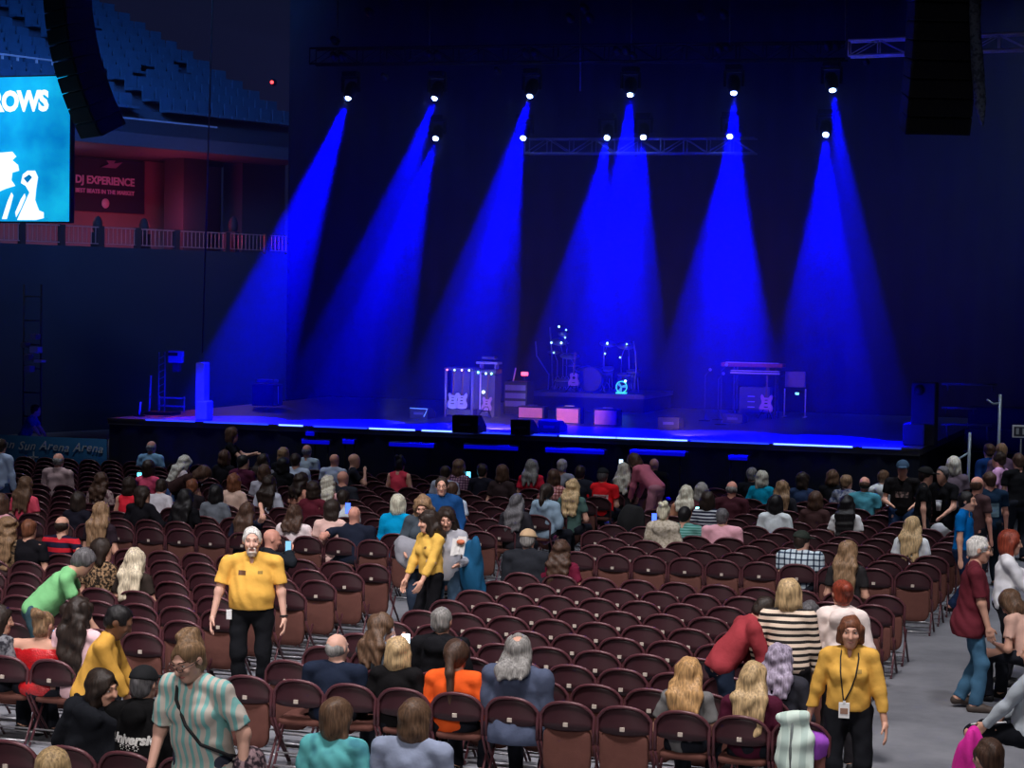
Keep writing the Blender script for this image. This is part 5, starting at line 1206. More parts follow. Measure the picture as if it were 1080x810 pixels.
p('whtbag', 171, 514, 'person in a white top hunched beside the blonde woman in the cardigan', fem=1, hair='short', hc='dk', col=(190, 185, 190), lean=18, hp=25)
p('arms', 245, 459, 'woman standing at the stage with brown hair and raised forearm', pose='stand', fem=1, yaw=-70, hair='bob', hc='br', col=(16, 16, 22), top='tee', rh=(.1, .42, 1.22), lh=(-.1, .45, 1.2))
p('brnh', 237, 483, 'person with short brown hair below the woman standing at the stage', hair='bob', hc='br', fem=1, col=(20, 18, 24))
p('plum', 257, 488, 'man with dark hair in a plum shirt looking right', hair='short', hc='bk', col=(70, 28, 48), hy=-50, top='long')
p('bend', 214, 500, 'person bending over in a dark brown top and blue jeans', pose='stand', yaw=-85, fem=1, hair='bob', hc='br', col=(46, 30, 30), lean=62, hp=60, bot=(60, 85, 130), rh=(.15, .55, .5), lh=(-.15, .5, .5), z=0)
p('aubbob', 247, 509, 'woman with an auburn bob in a tan and white top', fem=1, hair='bob', hc='au', col=(195, 165, 150))
p('blkh', 228, 521, 'woman with black hair in a grey and black top', fem=1, hair='bob', hc='bk', col=(95, 100, 108))
p('strap', 196, 526, 'woman with long black hair and a pale strap across her black top', fem=1, hair='long', hc='bk', col=(14, 14, 18), long=.2)
p('aubpk', 203, 514, 'person with auburn hair behind the woman with the pale strap', fem=1, hair='short', hc='au', col=(30, 25, 30))
p('dkh26', 278, 487, 'woman with dark hair in a grey top beneath the stage edge', fem=1, hair='long', hc='dk', col=(110, 108, 118), long=.08)
p('brh27', 279, 499, 'person with brown hair in a pale grey top, row behind', fem=1, hair='bob', hc='br', col=(150, 148, 158))
p('blb28', 299, 480, 'woman with an ash blonde bob in a black top by the stage', fem=1, hair='bob', hc='lb', col=(18, 18, 24))
p('blk29', 299, 491, 'person with black hair in black behind the ash blonde woman', hair='bob', fem=1, hc='bk', col=(16, 16, 20))
p('blue30', 324, 476, 'balding man in a pale blue shirt nearest the stage', w=1.1, hair='receding', hc='gr', skin='r', col=PLE)
p('blue31', 312, 486, 'dark haired man in a pale grey blue shirt', w=1.25, hair='short', hc='dk', col=(165, 175, 195))
p('bald32', 353, 486, 'bald man in a light grey shirt with arms folded, left of centre', w=1.1, hair='bald', skin='r', col=(155, 165, 185))
p('wslv', 284, 511, 'woman with long dark hair and one white sleeve', fem=1, hair='long', hc='dk', col=(175, 178, 190), top='long', long=.2)
p('tan34', 318, 508, 'woman with dark hair in a tan top holding a blue lit phone', fem=1, hair='long', hc='dk', col=(190, 135, 115), top='tee', yaw=-30, long=.06, rh=(.15, .4, .8))
p('pbl35', 346, 511, 'woman with long pale blonde hair in a pinkish top', fem=1, hair='long', hc='pl', col=(185, 140, 140), long=.22)
p('lbr36', 261, 543, 'woman with long brown hair in a navy top, elbow raised', fem=1, hair='long', hc='br', col=(30, 34, 50), long=.26, rh=(.22, .2, 1.15))
p('wht37', 311, 546, 'woman with brown hair in a loose white top', fem=1, w=1.2, hair='long', hc='br', col=(222, 200, 200), top='tee', long=.05)
p('pnk38', 351, 538, 'woman with dark hair in a blush pink top with a thin strap', fem=1, w=1.1, hair='bob', hc='dk', col=(220, 175, 165), top='tee', hy=-30)
p('mrn39', 331, 517, 'person in a maroon top between two blondes left of centre', fem=1, hair='bob', hc='dk', col=(85, 30, 42))
# --- centre left
p('beard41', 374, 486, 'bearded bald man raising a hand with a phone, by the stage', hair='bald', skin='l', yaw=-60, col=(30, 30, 38), rh=(.1, .4, .95))
p('bald42', 362, 505, 'bald man in a charcoal shirt behind the bearded man', hair='bald', skin='r', w=1.15, col=(38, 40, 48), hy=-20)
p('bun43', 422, 490, 'woman with black hair tied up in a pinkish red top', fem=1, hair='updo', hc='bk', col=(205, 60, 80), top='tank')
p('turq', 420, 532, 'woman with blonde short hair in a bright turquoise top', fem=1, w=1.15, hair='bob', hc='pl', col=(0, 140, 190), top='long')
p('navyb', 374, 544, 'bald man in a wide navy shirt with an arm along the seats', hair='bald', skin='r', w=1.4, belly=.8, col=(28, 33, 48), top='tee', lh=(-.45, .15, .85))
p('white45', 362, 549, 'person in a white shirt beyond the bald man in navy', hair='short', hc='dk', w=1.1, col=(205, 212, 222), row=row_y[('f', 3)])
p('plaid46', 484, 493, 'person with light brown hair in a purple plaid shirt', fem=1, hair='bob', hc='mb', tmat=plaid('purple_plaid', (.42, .25, .34), (.25, .15, .3), 7))
p('dk47', 470, 499, 'person with dark hair just beyond the man in the navy jacket', hair='short', hc='dk', col=(150, 155, 170))
p('wsh47', 477, 517, 'person in a pale shirt hidden behind the man in navy', hair='short', hc='br', col=(175, 185, 205))
I = p('navyj', 466, 513, 'man with short dark hair and glasses in a navy blue jacket, standing', pose='stand', yaw=198, hair='short', hc='dk', col=(22, 62, 110), top='jacket', w=1.1, face=True, det=.014, rh=(.18, .25, .9), lh=(-.24, .12, .85))
glasses(I)
p('drk52', 530, 499, 'person with brown hair in dark clothes, centre front rows', fem=1, hair='bob', hc='br', col=(45, 34, 36))
p('drk52b', 509, 497, 'person in dark clothes left of centre near the stage', hair='short', hc='dk', col=(25, 25, 36))
p('grylong', 545, 531, 'woman with long dark grey hair in a dark coat', fem=1, hair='long', hc='dg', col=(40, 38, 44), top='jacket', long=.22)
p('redblk', 561, 493, 'woman with long ashy hair in a red top with a black backpack', fem=1, hair='long', hc='gr', col=(215, 40, 62), top='tee', long=.1)
p('wcol', 593, 492, 'person with cropped pale hair and a white collar', hair='short', hc='pl', col=(150, 152, 165))
p('pplaid', 584, 504, 'woman with brown hair in a pink checked shirt', fem=1, hair='bob', hc='br', tmat=plaid('pink_plaid', (.8, .42, .4), (.45, .2, .2), 6))
p('lblond', 604, 515, 'woman with long ash blonde hair, centre rows', fem=1, hair='long', hc='bl', col=(70, 95, 90), long=.25)
p('dk58', 612, 499, 'man with dark hair in a dark jacket near the centre', hair='short', hc='dk', col=(30, 32, 42), top='jacket')
I = p('redtee', 636, 502, 'man in a red T shirt with a pale printed box on the back', w=1.2, hair='short', hc='dg', col=(228, 30, 38), top='tee', belly=.4); cap(I, (30, 32, 38), brim=0)
I = p('pinkcap', 577, 520, 'woman with a pink cap and dark ponytail in a grey blue hoodie', w=1.1, fem=1, hair='pony', hc='dk', col=(128, 148, 165), top='hoodie', long=.06, yaw=-15); cap(I, (215, 140, 150), brim=1)
p('phone61', 658, 497, 'woman with long blonde hair holding a glowing phone up front', fem=1, hair='long', hc='pl', col=(40, 38, 42), long=.18, rh=(.1, .4, 1.1))
p('bendpink', 669, 487, 'woman in a pink outfit bending over in the aisle', pose='stand', fem=1, yaw=70, hair='bob', hc='br', col=(190, 105, 125), lean=48, hp=40, bot=(170, 115, 130), top='long', rh=(.1, .5, .6), lh=(-.1, .5, .6))
p('pinkbald', 690, 491, 'bald man lit pink from the stage in a black jacket', w=1.2, hair='bald', skin='r', col=(17, 17, 21), top='jacket')
I = p('tancap', 557, 570, 'man in a tan cap and dark suit jacket, alone near the cross aisle', w=1.3, belly=.6, hair='short', hc='gr', col=(34, 36, 42), top='jacket', row=row_y[('n', 9)]); cap(I, (195, 165, 130), brim=1)
p('mrnlong', 592, 590, 'woman with long brown hair in a maroon top beside the tan cap', fem=1, hair='long', hc='br', col=(105, 28, 52), long=.3, row=row_y[('n', 9)])
p('updo67', 700, 541, 'woman with a blonde updo in a fluffy cream top', fem=1, hair='updo', hc='pl', tmat=blotch('cream_fur', (.55, .47, .36), (.62, .55, .45), (.42, .36, .27), 30), top='hoodie')
p('bl68', 724, 522, 'woman with long blonde hair in a tan top right of centre', fem=1, hair='long', hc='pl', col=(170, 120, 95), long=.1)
p('teal69', 722, 549, 'man with dark hair in a green and teal striped shirt', w=1.1, hair='short', hc='bk', tmat=stripes('teal_stripe', (.06, .24, .19), (.2, .45, .42), 9, duty=.5), row=row_y[('f', 3)])
p('rgry70', 740, 519, 'person with greyish red hair right of the blonde in tan', fem=1, hair='bob', hc='gr', col=(90, 50, 60))
p('navst', 746, 528, 'woman with dark hair in a navy and white striped top', fem=1, hair='bob', hc='dk', tmat=stripes('navy_white', (.02, .022, .05), (.6, .62, .68), 6.5, duty=.62), hy=20)
p('bald72', 772, 516, 'bald man in a dark maroon shirt right of centre', w=1.15, hair='receding', hc='gr', skin='r', col=(62, 30, 38))
p('gry73', 793, 501, 'grey haired person in black near the stage at right', hair='short', hc='gr', col=(22, 23, 30))
I = p('bluecap', 803, 505, 'blonde person wearing a blue cap and teal shirt', fem=1, hair='bob', hc='pl', col=(10, 130, 160), hy=40); cap(I, (40, 70, 150), brim=1)
p('lbr75', 825, 516, 'woman with long light brown hair in a dark top at right', fem=1, hair='long', hc='lb', col=(34, 34, 40), long=.24)
p('wht76', 818, 532, 'woman with dark hair in a white top with dark straps', fem=1, hair='bob', hc='bk', col=(198, 205, 212), w=1.1)
p('navy77', 847, 507, 'woman with a dark brown bob in a navy top looking right', fem=1, hair='bob', hc='dk', col=(38, 52, 80), hy=-35)
p('brn78', 860, 528, 'woman with brown hair low in her seat at right', fem=1, hair='bob', hc='br', col=(60, 40, 40))
p('brn79', 878, 504, 'woman with a brown bob in black near the stage at right', fem=1, hair='bob', hc='mb', col=(17, 17, 22))
p('pat80', 893, 509, 'person with short pale hair in a patterned blue top', fem=1, hair='short', hc='lb', tmat=blotch('blue_floral', (.12, .17, .3), (.35, .36, .42), (.08, .1, .2), 25), hy=-40)
p('blk81', 893, 533, 'woman with very long black hair over a white top', fem=1, hair='long', hc='bk', col=(205, 205, 205), long=.28)
p('pink82', 762, 554, 'grey haired man in a pale pink shirt right of centre', w=1.25, belly=.5, hair='short', hc='dg', col=(222, 160, 172), row=row_y[('f', 3)])
I = p('plaid83', 846, 571, 'man in a dark cap and blue and white checked shirt', w=1.3, belly=.5, hair='short', hc='dk', tmat=plaid('blue_check', (.62, .72, .78), (.1, .13, .19), 4.2), hy=-40, top='tee'); cap(I, (40, 48, 42), brim=1)
I = p('sung84', 895, 583, 'woman with long golden brown hair and sunglasses on her head', fem=1, hair='long', hc='lb', col=(42, 40, 42), long=.22, hy=-25)
# --- right side
p('teal85', 912, 511, 'balding brown haired man in a teal shirt at right', hair='receding', hc='br', skin='r', col=(70, 135, 150), w=1.1)
p('whtcl', 932, 504, 'woman with brown hair in a white top left of the standing man', fem=1, hair='short', hc='mb', col=(215, 222, 225), top='hoodie', hy=-30)
I = p('printtee', 952, 495, 'man standing in a blue cap and black printed T shirt, jeans', pose='stand', yaw=186, h=1.02, hair='short', hc='dk', col=(22, 20, 22), top='tee', bot=(38, 58, 90), w=1.1, rh=(.15, .25, 1.02), lh=(-.16, .25, 1.0)); cap(I, (60, 85, 110), brim=1)
I = p('blkcap', 977, 502, 'man standing in a black cap and black T shirt facing right', pose='stand', yaw=-82, hair='short', hc='dk', col=(17, 17, 19), top='tee', bot=(24, 26, 32), lh=(-.27, .08, .78)); cap(I, (14, 14, 16), brim=1)
p('cupman', 994, 501, 'grey haired man standing in a black T shirt holding a white cup', pose='stand', yaw=150, hair='short', hc='dg', col=(16, 16, 19), top='tee', bot=(20, 20, 26), w=1.15, rh=(.2, .32, 1.02), lh=(-.2, .3, .95))
p('blonde90', 1006, 491, 'woman standing with shoulder length blonde hair near the right poles', pose='stand', yaw=10, fem=1, hair='bob', hc='pl', col=(90, 78, 88), top='tee', h=1.02)
p('bluebl', 1043, 476, 'person in dark blue standing far right, face turned away', pose='stand', yaw=40, hair='short', hc='br', col=(22, 52, 105), top='jacket', h=1.03)
p('baldfar', 1056, 476, 'person with short fair hair standing behind the man in pink', pose='stand', yaw=30, hair='short', hc='lb', col=(90, 70, 90), h=1.05)
p('pinkpolo', 1053, 485, 'man standing in a pink shirt looking left at far right', pose='stand', yaw=75, hair='short', hc='dk', col=(205, 150, 190), top='tee', h=1.04, bot=(40, 60, 110))
p('blackfar', 1074, 487, 'man standing in a black shirt at the right edge', pose='stand', yaw=30, hair='short', hc='br', col=(18, 18, 21), w=1.15, h=1.04)
p('navytee', 1043, 507, 'man standing in a navy T shirt with a pale print on the back', pose='stand', yaw=25, hair='short', hc='br', skin='r', col=(20, 38, 58), top='tee', bot=(22, 28, 36), w=1.15, hy=20)
p('behind96', 1031, 512, 'person with a reddish face beside the man in the navy T shirt', pose='stand', yaw=-30, hair='receding', hc='br', skin='r', col=(70, 50, 52))
p('bluepolo', 1020, 529, 'man with short dark hair walking right in a bright blue polo', pose='stand', yaw=-95, hair='short', hc='bk', col=(0, 95, 165), top='polo', bot=(28, 42, 70), w=1.1, det=.014, stride=.3, face=True)
p('wht98', 962, 556, 'woman with long ash blonde hair in a white top, right rows', fem=1, hair='long', hc='bl', col=(208, 212, 220), long=.24)
# --- left rows
I = p('green', 88, 593, 'man in a green polo bending forward in the left rows', pose='stand', yaw=-62, h=1.04, hair='short', hc='dg', col=(120, 185, 125), top='polo', lean=42, hp=40, w=1.15, belly=.5, rh=(.2, .5, .75), lh=(-.1, .55, .7), bot=(60, 85, 95))
p('leop', 108, 581, 'woman with dark hair in a leopard print top looking right', fem=1, hair='bob', hc='dk', tmat=blotch('leopard', (.02, .014, .01), (.02, .014, .01), (.36, .22, .12), 34), hy=-65)
p('plat', 143, 592, 'woman with very long platinum blonde hair in the left rows', fem=1, hair='long', hc='pl', col=(50, 42, 38), long=.26)
I = p('redseq', 46, 660, 'woman in a shiny red sequin top with bare shoulders', fem=1, w=1.6, belly=.7, hair='updo', hc='lb', top='off', sleeve=2., tmat=mat('sequins', (.55, .008, .012), .22, noise=.3, nscale=60, bump=.9, bscale=70, spec=.9), det=.012)
p('curl109', 84, 647, 'woman with dark curly hair in a white and pink top', fem=1, hair='curly', hc='dk', col=(225, 185, 190), top='tee', w=1.1, hy=-20)
p('yelbend', 125, 656, 'dark haired usher in a yellow shirt bending over in the left aisle', pose='stand', yaw=-72, fem=1, skin='d', w=1.1, hair='short', hc='bk', col=(205, 155, 70), top='polo', lean=20, hp=30, sleeve=1.6, bot=(18, 18, 22), rh=(.1, .4, .8), lh=(-.1, .4, .85), group='ushers in yellow shirts')
p('edge111', 0, 655, 'person with dark hair at the left edge beside the red top', fem=1, hair='bob', hc='dk', tmat=blotch('grey_print', (.05, .05, .06), (.2, .2, .22), (.03, .03, .04), 20), yaw=-20, hy=-40)
I = p('laugh', 108, 727, 'laughing woman with dark hair in black leaning towards the black cap', fem=1, w=1.15, hair='bob', hc='dk', col=(22, 24, 30), top='hoodie', side=14, hy=-98, hp=8, hroll=8, face=True, det=.012)
I = p('hood', 152, 713, 'man in a black cap and black hoodie with white lettering', w=1.25, hair='short', hc='dg', col=(13, 13, 15), top='hoodie', det=.012, yaw=-4); cap(I, (20, 22, 26), brim=1)
# --- centre rows
p('navy118', 356, 686, 'balding man in a navy sweater in the lower left rows', w=1.25, belly=.4, hair='receding', hc='gr', skin='p', col=(28, 36, 54), top='long', hy=-15, det=.012)
p('brnph', 403, 664, 'woman with brown hair looking at a bright phone', fem=1, hair='long', hc='mb', col=(80, 88, 98), hy=-50, yaw=-12, long=.14, hp=12, det=.012, rh=(.1, .42, .95), lh=(.05, .45, .95))
p('blblk', 420, 692, 'woman with a blonde bob in a black top below the bright phone', fem=1, w=1.1, hair='bob', hc='bl', col=(18, 17, 19), top='long', det=.012)
p('gryhood', 466, 656, 'man with short grey hair in a black hoodie, lower centre', w=1.1, hair='short', hc='gr', col=(20, 20, 24), top='hoodie', det=.012)
p('orange', 482, 692, 'woman with a long brown ponytail in a bright orange top', fem=1, w=1.2, belly=.4, hair='pony', hc='br', col=(238, 92, 36), top='long', long=.3, hem=-.12, det=.012, hy=-8)
I = p('bluehood', 547, 687, 'man with long grey hair and bald crown in a slate blue hoodie', w=1.3, belly=.9, crown=True, hair='long', hc='gr', col=(74, 82, 104), top='hoodie', long=.02, hem=-.13, det=.012)
p('tealdye', 356, 757, 'person with shoulder length brown hair in a teal tie dye shirt', fem=1, w=1.15, hair='bob', hc='mb', tmat=blotch('tie_dye', (.05, .33, .36), (.13, .5, .52), (.06, .24, .3), 5), row=RB, det=.012, hy=-25)
p('denim', 438, 759, 'person with short brown hair in a pale denim blue shirt', w=1.3, belly=.5, hair='bob', hc='mb', col=(140, 150, 175), top='tee', row=RB, det=.012, hy=-20)
p('sbl', 726, 722, 'woman with long strawberry blonde hair in a grey top', fem=1, hair='long', hc='sb', col=(105, 104, 104), top='tee', long=.24, det=.012)
p('blmrn', 795, 726, 'woman with long blonde hair in a maroon sweater', fem=1, hair='long', hc='bl', col=(70, 22, 42), top='long', long=.3, w=1.1, det=.012, hy=-8)
p('lav', 823, 697, 'woman with wavy lavender grey hair in a dark top', fem=1, hair='long', hc='lv', long=.12, col=(46, 46, 54), top='long', w=1.2, det=.012, hy=-20)
I = p('blbot', 57, 812, 'blonde head cut off by the bottom edge at left', fem=1, hair='bob', hc='bl', col=(60, 60, 60), row=RB-1.9)
# --- people standing nearer the camera
I = p('stripew', 832, 627, 'blonde woman in a black and cream striped sweater standing in the row', pose='stand', yaw=8, fem=1, h=1.0, w=1.15, hair='bob', hc='bl', tmat=stripes('cream_stripe', lin((228, 205, 185)), (.02, .018, .018), 5.6, duty=.56), top='long', sleeve=1.75, bot=(24, 22, 26), det=.012, lean=6, lh=(-.26, .1, .85), rh=(.27, .08, .8), belly=.4)
p('grey859', 853, 650, 'person with long ash hair beyond the striped sweater', fem=1, hair='long', hc='dg', col=(62, 62, 70), top='jacket', long=.2)
p('redbend', 806, 645, 'person in a faded red jacket bending beyond the striped sweater', pose='stand', yaw=-60, h=.98, hair='short', hc='dk', col=(150, 55, 62), top='jacket', lean=38, hp=45, bot=(30, 40, 58), rh=(.2, .45, .6), lh=(-.2, .45, .6))
p('redhood', 888, 627, 'woman with red hair in a cream hoodie standing with her back turned', pose='stand', yaw=6, fem=1, h=1.0, w=.92, hair='bun', hc='rd', col=(228, 212, 206), top='hoodie', bot=(30, 28, 32), det=.012, hy=25, lh=(-.27, .1, .8))
I = p('usherw', 897, 667, 'woman usher in a yellow shirt and black trousers with a badge', pose='stand', yaw=187, fem=1, h=.98, w=1.08, hair='crop', hc='au', col=(212, 163, 76), top='polo', sleeve=1.85, hem=.0, bot=(20, 21, 26), det=.0095, face=True, hands={1: 28, -1: 22}, stride=.25, rh=(.33, .02, .80), lh=(-.30, .10, .80), hy=4, long=-.02, belly=.25, group='ushers in yellow shirts')
Pn['usherw'] = I
I = p('maroon', 1033, 580, 'white haired man in sunglasses, maroon T shirt and jeans walking right', pose='stand', yaw=-80, h=1.06, w=1.3, belly=.6, hair='short', hc='wh', col=(92, 34, 44), top='tee', hem=-.2, bot=(62, 98, 125), shoe=(70, 60, 55), det=.0105, face=True, hands={1: 40, -1: 35}, stride=.14, rh=(.24, .16, .80), lh=(-.26, .1, .80), hp=8, lean=4, sleeve=.8)
glasses(I, (.01, .01, .012), (.01, .01, .012), .026, .019); Pn['maroon'] = I
p('redhair', 1066, 573, 'woman with an orange red bob in a white jacket at right', pose='stand', yaw=-78, fem=1, h=1.0, hair='bob', hc='rd', col=(222, 222, 232), top='jacket', bot=(28, 28, 34), rh=(.1, .38, 1.0), lh=(-.1, .4, .98), det=.012)
p('tansit', 1066, 636, 'woman with brown hair and tan top sitting at right, looking down', fem=1, yaw=62, hair='bob', hc='mb', col=(205, 165, 150), top='tee', hp=42, lean=22, row=at(1066, 636, 1.05).y-.1, rh=(.12, .5, .55), lh=(-.1, .5, .6), det=.012)
p('shorts', 1092, 690, 'person in a grey top and black striped shorts reclining at the right edge', yaw=75, w=1.1, hair='short', hc='br', col=(160, 168, 176), top='long', bot=(18, 20, 26), shorts=True, row=at(1092, 690, 1.2).y, rh=(.1, .42, .62), lh=(-.22, .52, .52), det=.012, hands={-1: 25}, lean=-8)
p('botbrown', 1042, 800, 'brown haired head near the bottom right corner', hair='short', hc='br', skin='p', row=at(1042, 800, 1.15).y-.1, yaw=40, col=(120, 60, 90), det=.012)
I = p('usherm', 266, 571, 'smiling white haired usher in a yellow polo and black trousers', pose='stand', yaw=202, h=1.06, w=1.25, belly=.9, hair='short', hc='wh', skin='p', col=(212, 162, 74), top='polo', sleeve=.72, hem=-.01, bot=(17, 18, 22), det=.0095, face=True, hands={1: 30, -1: 34}, rh=(.36, .10, .83), lh=(-.31, .06, .82), hy=2, group='ushers in yellow shirts')
I = p('ushergirl', 452, 551, 'young usher with dark wavy hair in a yellow top looking left', pose='stand', yaw=150, fem=1, h=.98, w=.95, hair='long', hc='dk', col=(212, 168, 80), top='long', sleeve=1.7, hem=.02, bot=(16, 16, 20), det=.011, face=True, hands={-1: 30, 1: 30}, rh=(.2, .22, .86), lh=(-.16, .28, .86), hy=-20, long=-.02, group='ushers in yellow shirts')
I = p('sungl49', 446, 535, 'woman with long wavy fair hair carrying a grey jacket', pose='stand', yaw=190, fem=1, hair='long', hc='lb', long=-.02, det=.014, face=True, col=(58, 66, 74), top='jacket', hp=22, rh=(.18, .25, 1.0), lh=(-.2, .25, .98), bot=(40, 50, 66))
I = p('grey51', 471, 548, 'woman with dark hair and glasses in a grey top holding papers', pose='stand', yaw=196, fem=1, w=1.1, hair='long', hc='dk', col=(150, 150, 158), top='long', bot=(48, 66, 84), face=True, det=.013, rh=(.16, .26, 1.08), lh=(-.16, .28, 1.05), hp=14, long=-.02)
glasses(I, (.1, .03, .04))
I = p('phoneman', 287, 569, 'man in dark clothes sitting sideways and holding up a phone', yaw=-55, hair='bald', skin='r', col=(28, 32, 38), top='jacket', hp=15, rh=(.14, .42, .98), lh=(-.02, .44, .95), bot=(120, 116, 120), row=at(287, 569, 1.15).y+.1, det=.013, hands={1: 50})
I = p('aqua', 199, 696, 'woman with tied up fair hair and glasses in an aqua striped shawl', pose='stand', yaw=172, fem=1, w=1.22, belly=.4, h=1.1, hair='updo', hc='lb', skin='p', tmat=stripes('aqua_stripe', lin((208, 200, 190)), lin((135, 195, 192)), 5.5, 'X', duty=.6, dist=1.5), top='tee', sleeve=.85, det=.0095, face=True, lean=12, hp=26, hy=-8, hem=-.25, bot=(60, 64, 80), rh=(.25, .2, .85), lh=(-.32, .05, .84), hands={-1: 25})
glasses(I, (.05, .02, .02), None, .024, .017)

# --- things worn, printed and held
bt = text_mesh('University', .1, .005, .25, 0.); decal(Pn['hood'], bt, Pn['hood']['pt'](.29, .0, -.12), False, 'lettering', mat('print_white', (.75, .74, .72), .8, noise=.2))
bt = text_mesh('* * *', .09, .008, 0, 0.); decal(Pn['hood'], bt, Pn['hood']['pt'](.225, -.02, -.12), False, 'lettering', mat('print_white', (.75, .74, .72), .8, noise=.2))
rt = Pn['redtee']; decal(rt, rect_me(.26, .075), rt['pt'](.27, 0, -.12), False, 'print', mat('print_pale', (.7, .5, .5), .8, noise=.1)); decal(rt, rect_me(.2, .035), rt['pt'](.268, 0, -.12), False, 'print', mat('print_red', (.25, .02, .03), .8, noise=.1), lift=.008)
nt_ = Pn['navytee']; decal(nt_, rect_me(.16, .2), nt_['pt'](.2, .03, -.12), False, 'print', mat('print_teal', (.16, .26, .32), .8, noise=.35, nscale=40))
pt_ = Pn['printtee']; decal(pt_, rect_me(.2, .09), pt_['pt'](.25, 0, .12), True, 'print', blotch('print_tan', (.03, .025, .025), (.06, .05, .05), (.4, .28, .25), 26))
U = Pn['usherm']; K = U['K']
decal(U, rect_me(.075, .045), U['pt'](.34, .085, .1), True, 'name_tag', mat('tag_brown', (.12, .05, .02), .6, noise=.1)); decal(U, rect_me(.05, .03), U['pt'](.345, -.085, .1), True, 'logo', mat('logo_gold', (.32, .2, .05), .8, noise=.3, nscale=60))
r_, f_, u_ = U['RH']; K0 = K; K = U['KH']; H_ = lambda a, b, c: U['hd']+(r_*a+f_*b+u_*c)*K
q = Field(.012*K); q.ell(H_(0, .056, -.1), (.042*K, .04*K, .03*K), U['RH']); q.cone(H_(-.02, .094, -.08), H_(.02, .094, -.08), .01*K, .01*K); q.cone(H_(-.02, .094, -.046), H_(.02, .094, -.046), .004*K, .004*K)
for s in (1, -1): q.cone(H_(s*.03, .094, -.046), H_(s*.036, .083, -.085), .006*K, .01*K)
link('beard', q.mesh('beard', .006), mat('beard_white', (.62, .53, .47), .8, noise=.25, nscale=60, bump=.5, bscale=120), U['root']); K = K0
def bracelet(I, s, name, m, r=.034, t=.009):
    w_, e_ = I['wr'][s], I['el'][s]; d = nrm(e_-w_); c = w_+d*.02; a = nrm(np.cross(d, V(0, 1, .2))); b = np.cross(d, a); mb = MB(); mb.tube([c+(a*math.cos(t_)+b*math.sin(t_))*r for t_ in np.linspace(0, 2*PI, 15)[:-1]], t, 7, closed=True); mb.build(name, m, I['root'])
bracelet(U, -1, 'wristwatch', mat('watch_black', (.01, .01, .012), .4, noise=0), .037)
c = surf(U, .185*K, .9*K); m = MB(); m.box((.205*K, .10, .86*K), (.055, .012, .1), bev=.004); m.build('id_badge', mat('badge_white', (.8, .8, .8), .5, noise=.05), U['root'])
W_ = Pn['usherw']; K = W_['K']; nbz = W_['nb']
pts_l = [Vector(W_['nb'])+Vector((-.06, .02, .02)), surf(W_, -.075*K, nbz[2]-.06, off=.012), surf(W_, -.066*K, nbz[2]-.13, off=.014), surf(W_, -.055*K, nbz[2]-.2, off=.014), surf(W_, -.02*K, nbz[2]-.3, off=.014), surf(W_, .03*K, nbz[2]-.40, off=.01)]
pts_r = [Vector(W_['nb'])+Vector((.06, .02, .02)), surf(W_, .07*K, nbz[2]-.06), surf(W_, .065*K, nbz[2]-.16), surf(W_, .05*K, nbz[2]-.3), surf(W_, .035*K, nbz[2]-.40, off=.01)]
def _dense(P_):
    out = [P_[0]]
    for a_, b_ in zip(P_[1:-1], P_[2:]):
        for f_ in (0, .25, .5, .75): q_ = Vector(a_)*(1-f_)+Vector(b_)*f_; out.append(surf(W_, q_.x, q_.z, off=.009))
    return out+[P_[-1]]
pts_l, pts_r = _dense(pts_l), _dense(pts_r)
m = MB(); m.tube(pts_l+pts_r[::-1], .006, 6); m.build('lanyard', mat('lanyard_black', (.012, .012, .014), .6, noise=0), W_['root'])
bp = surf(W_, .03*K, nbz[2]-.47, off=.02); m = MB(); m.box(bp, (.085, .008, .125), bev=.003); o = m.build('id_badge', mat('badge_white', (.8, .8, .8), .5, noise=.05), W_['root']); m = MB(); m.box(bp+Vector((0, .006, -.005)), (.06, .004, .045)); m.build('badge_photo', mat('badge_brown', (.3, .17, .12), .6, noise=.3, nscale=60), o); m = MB(); m.box(bp+Vector((0, .002, .068)), (.02, .012, .02)); m.build('clip', mat('clip_white', (.8, .8, .82), .3, noise=0), o)
decal(W_, rect_me(.045, .03), W_['pt'](.33, -.08, .1), True, 'logo', mat('logo_gold', (.32, .2, .05), .8, noise=.3, nscale=60))
G = Pn['ushergirl']; decal(G, rect_me(.04, .03), G['pt'](.34, -.06, .1), True, 'logo', mat('logo_brown', (.2, .1, .03), .8, noise=.3, nscale=60))
def near(I, px, py, dy=.35): return atY(px, py, I['base'].y+dy)
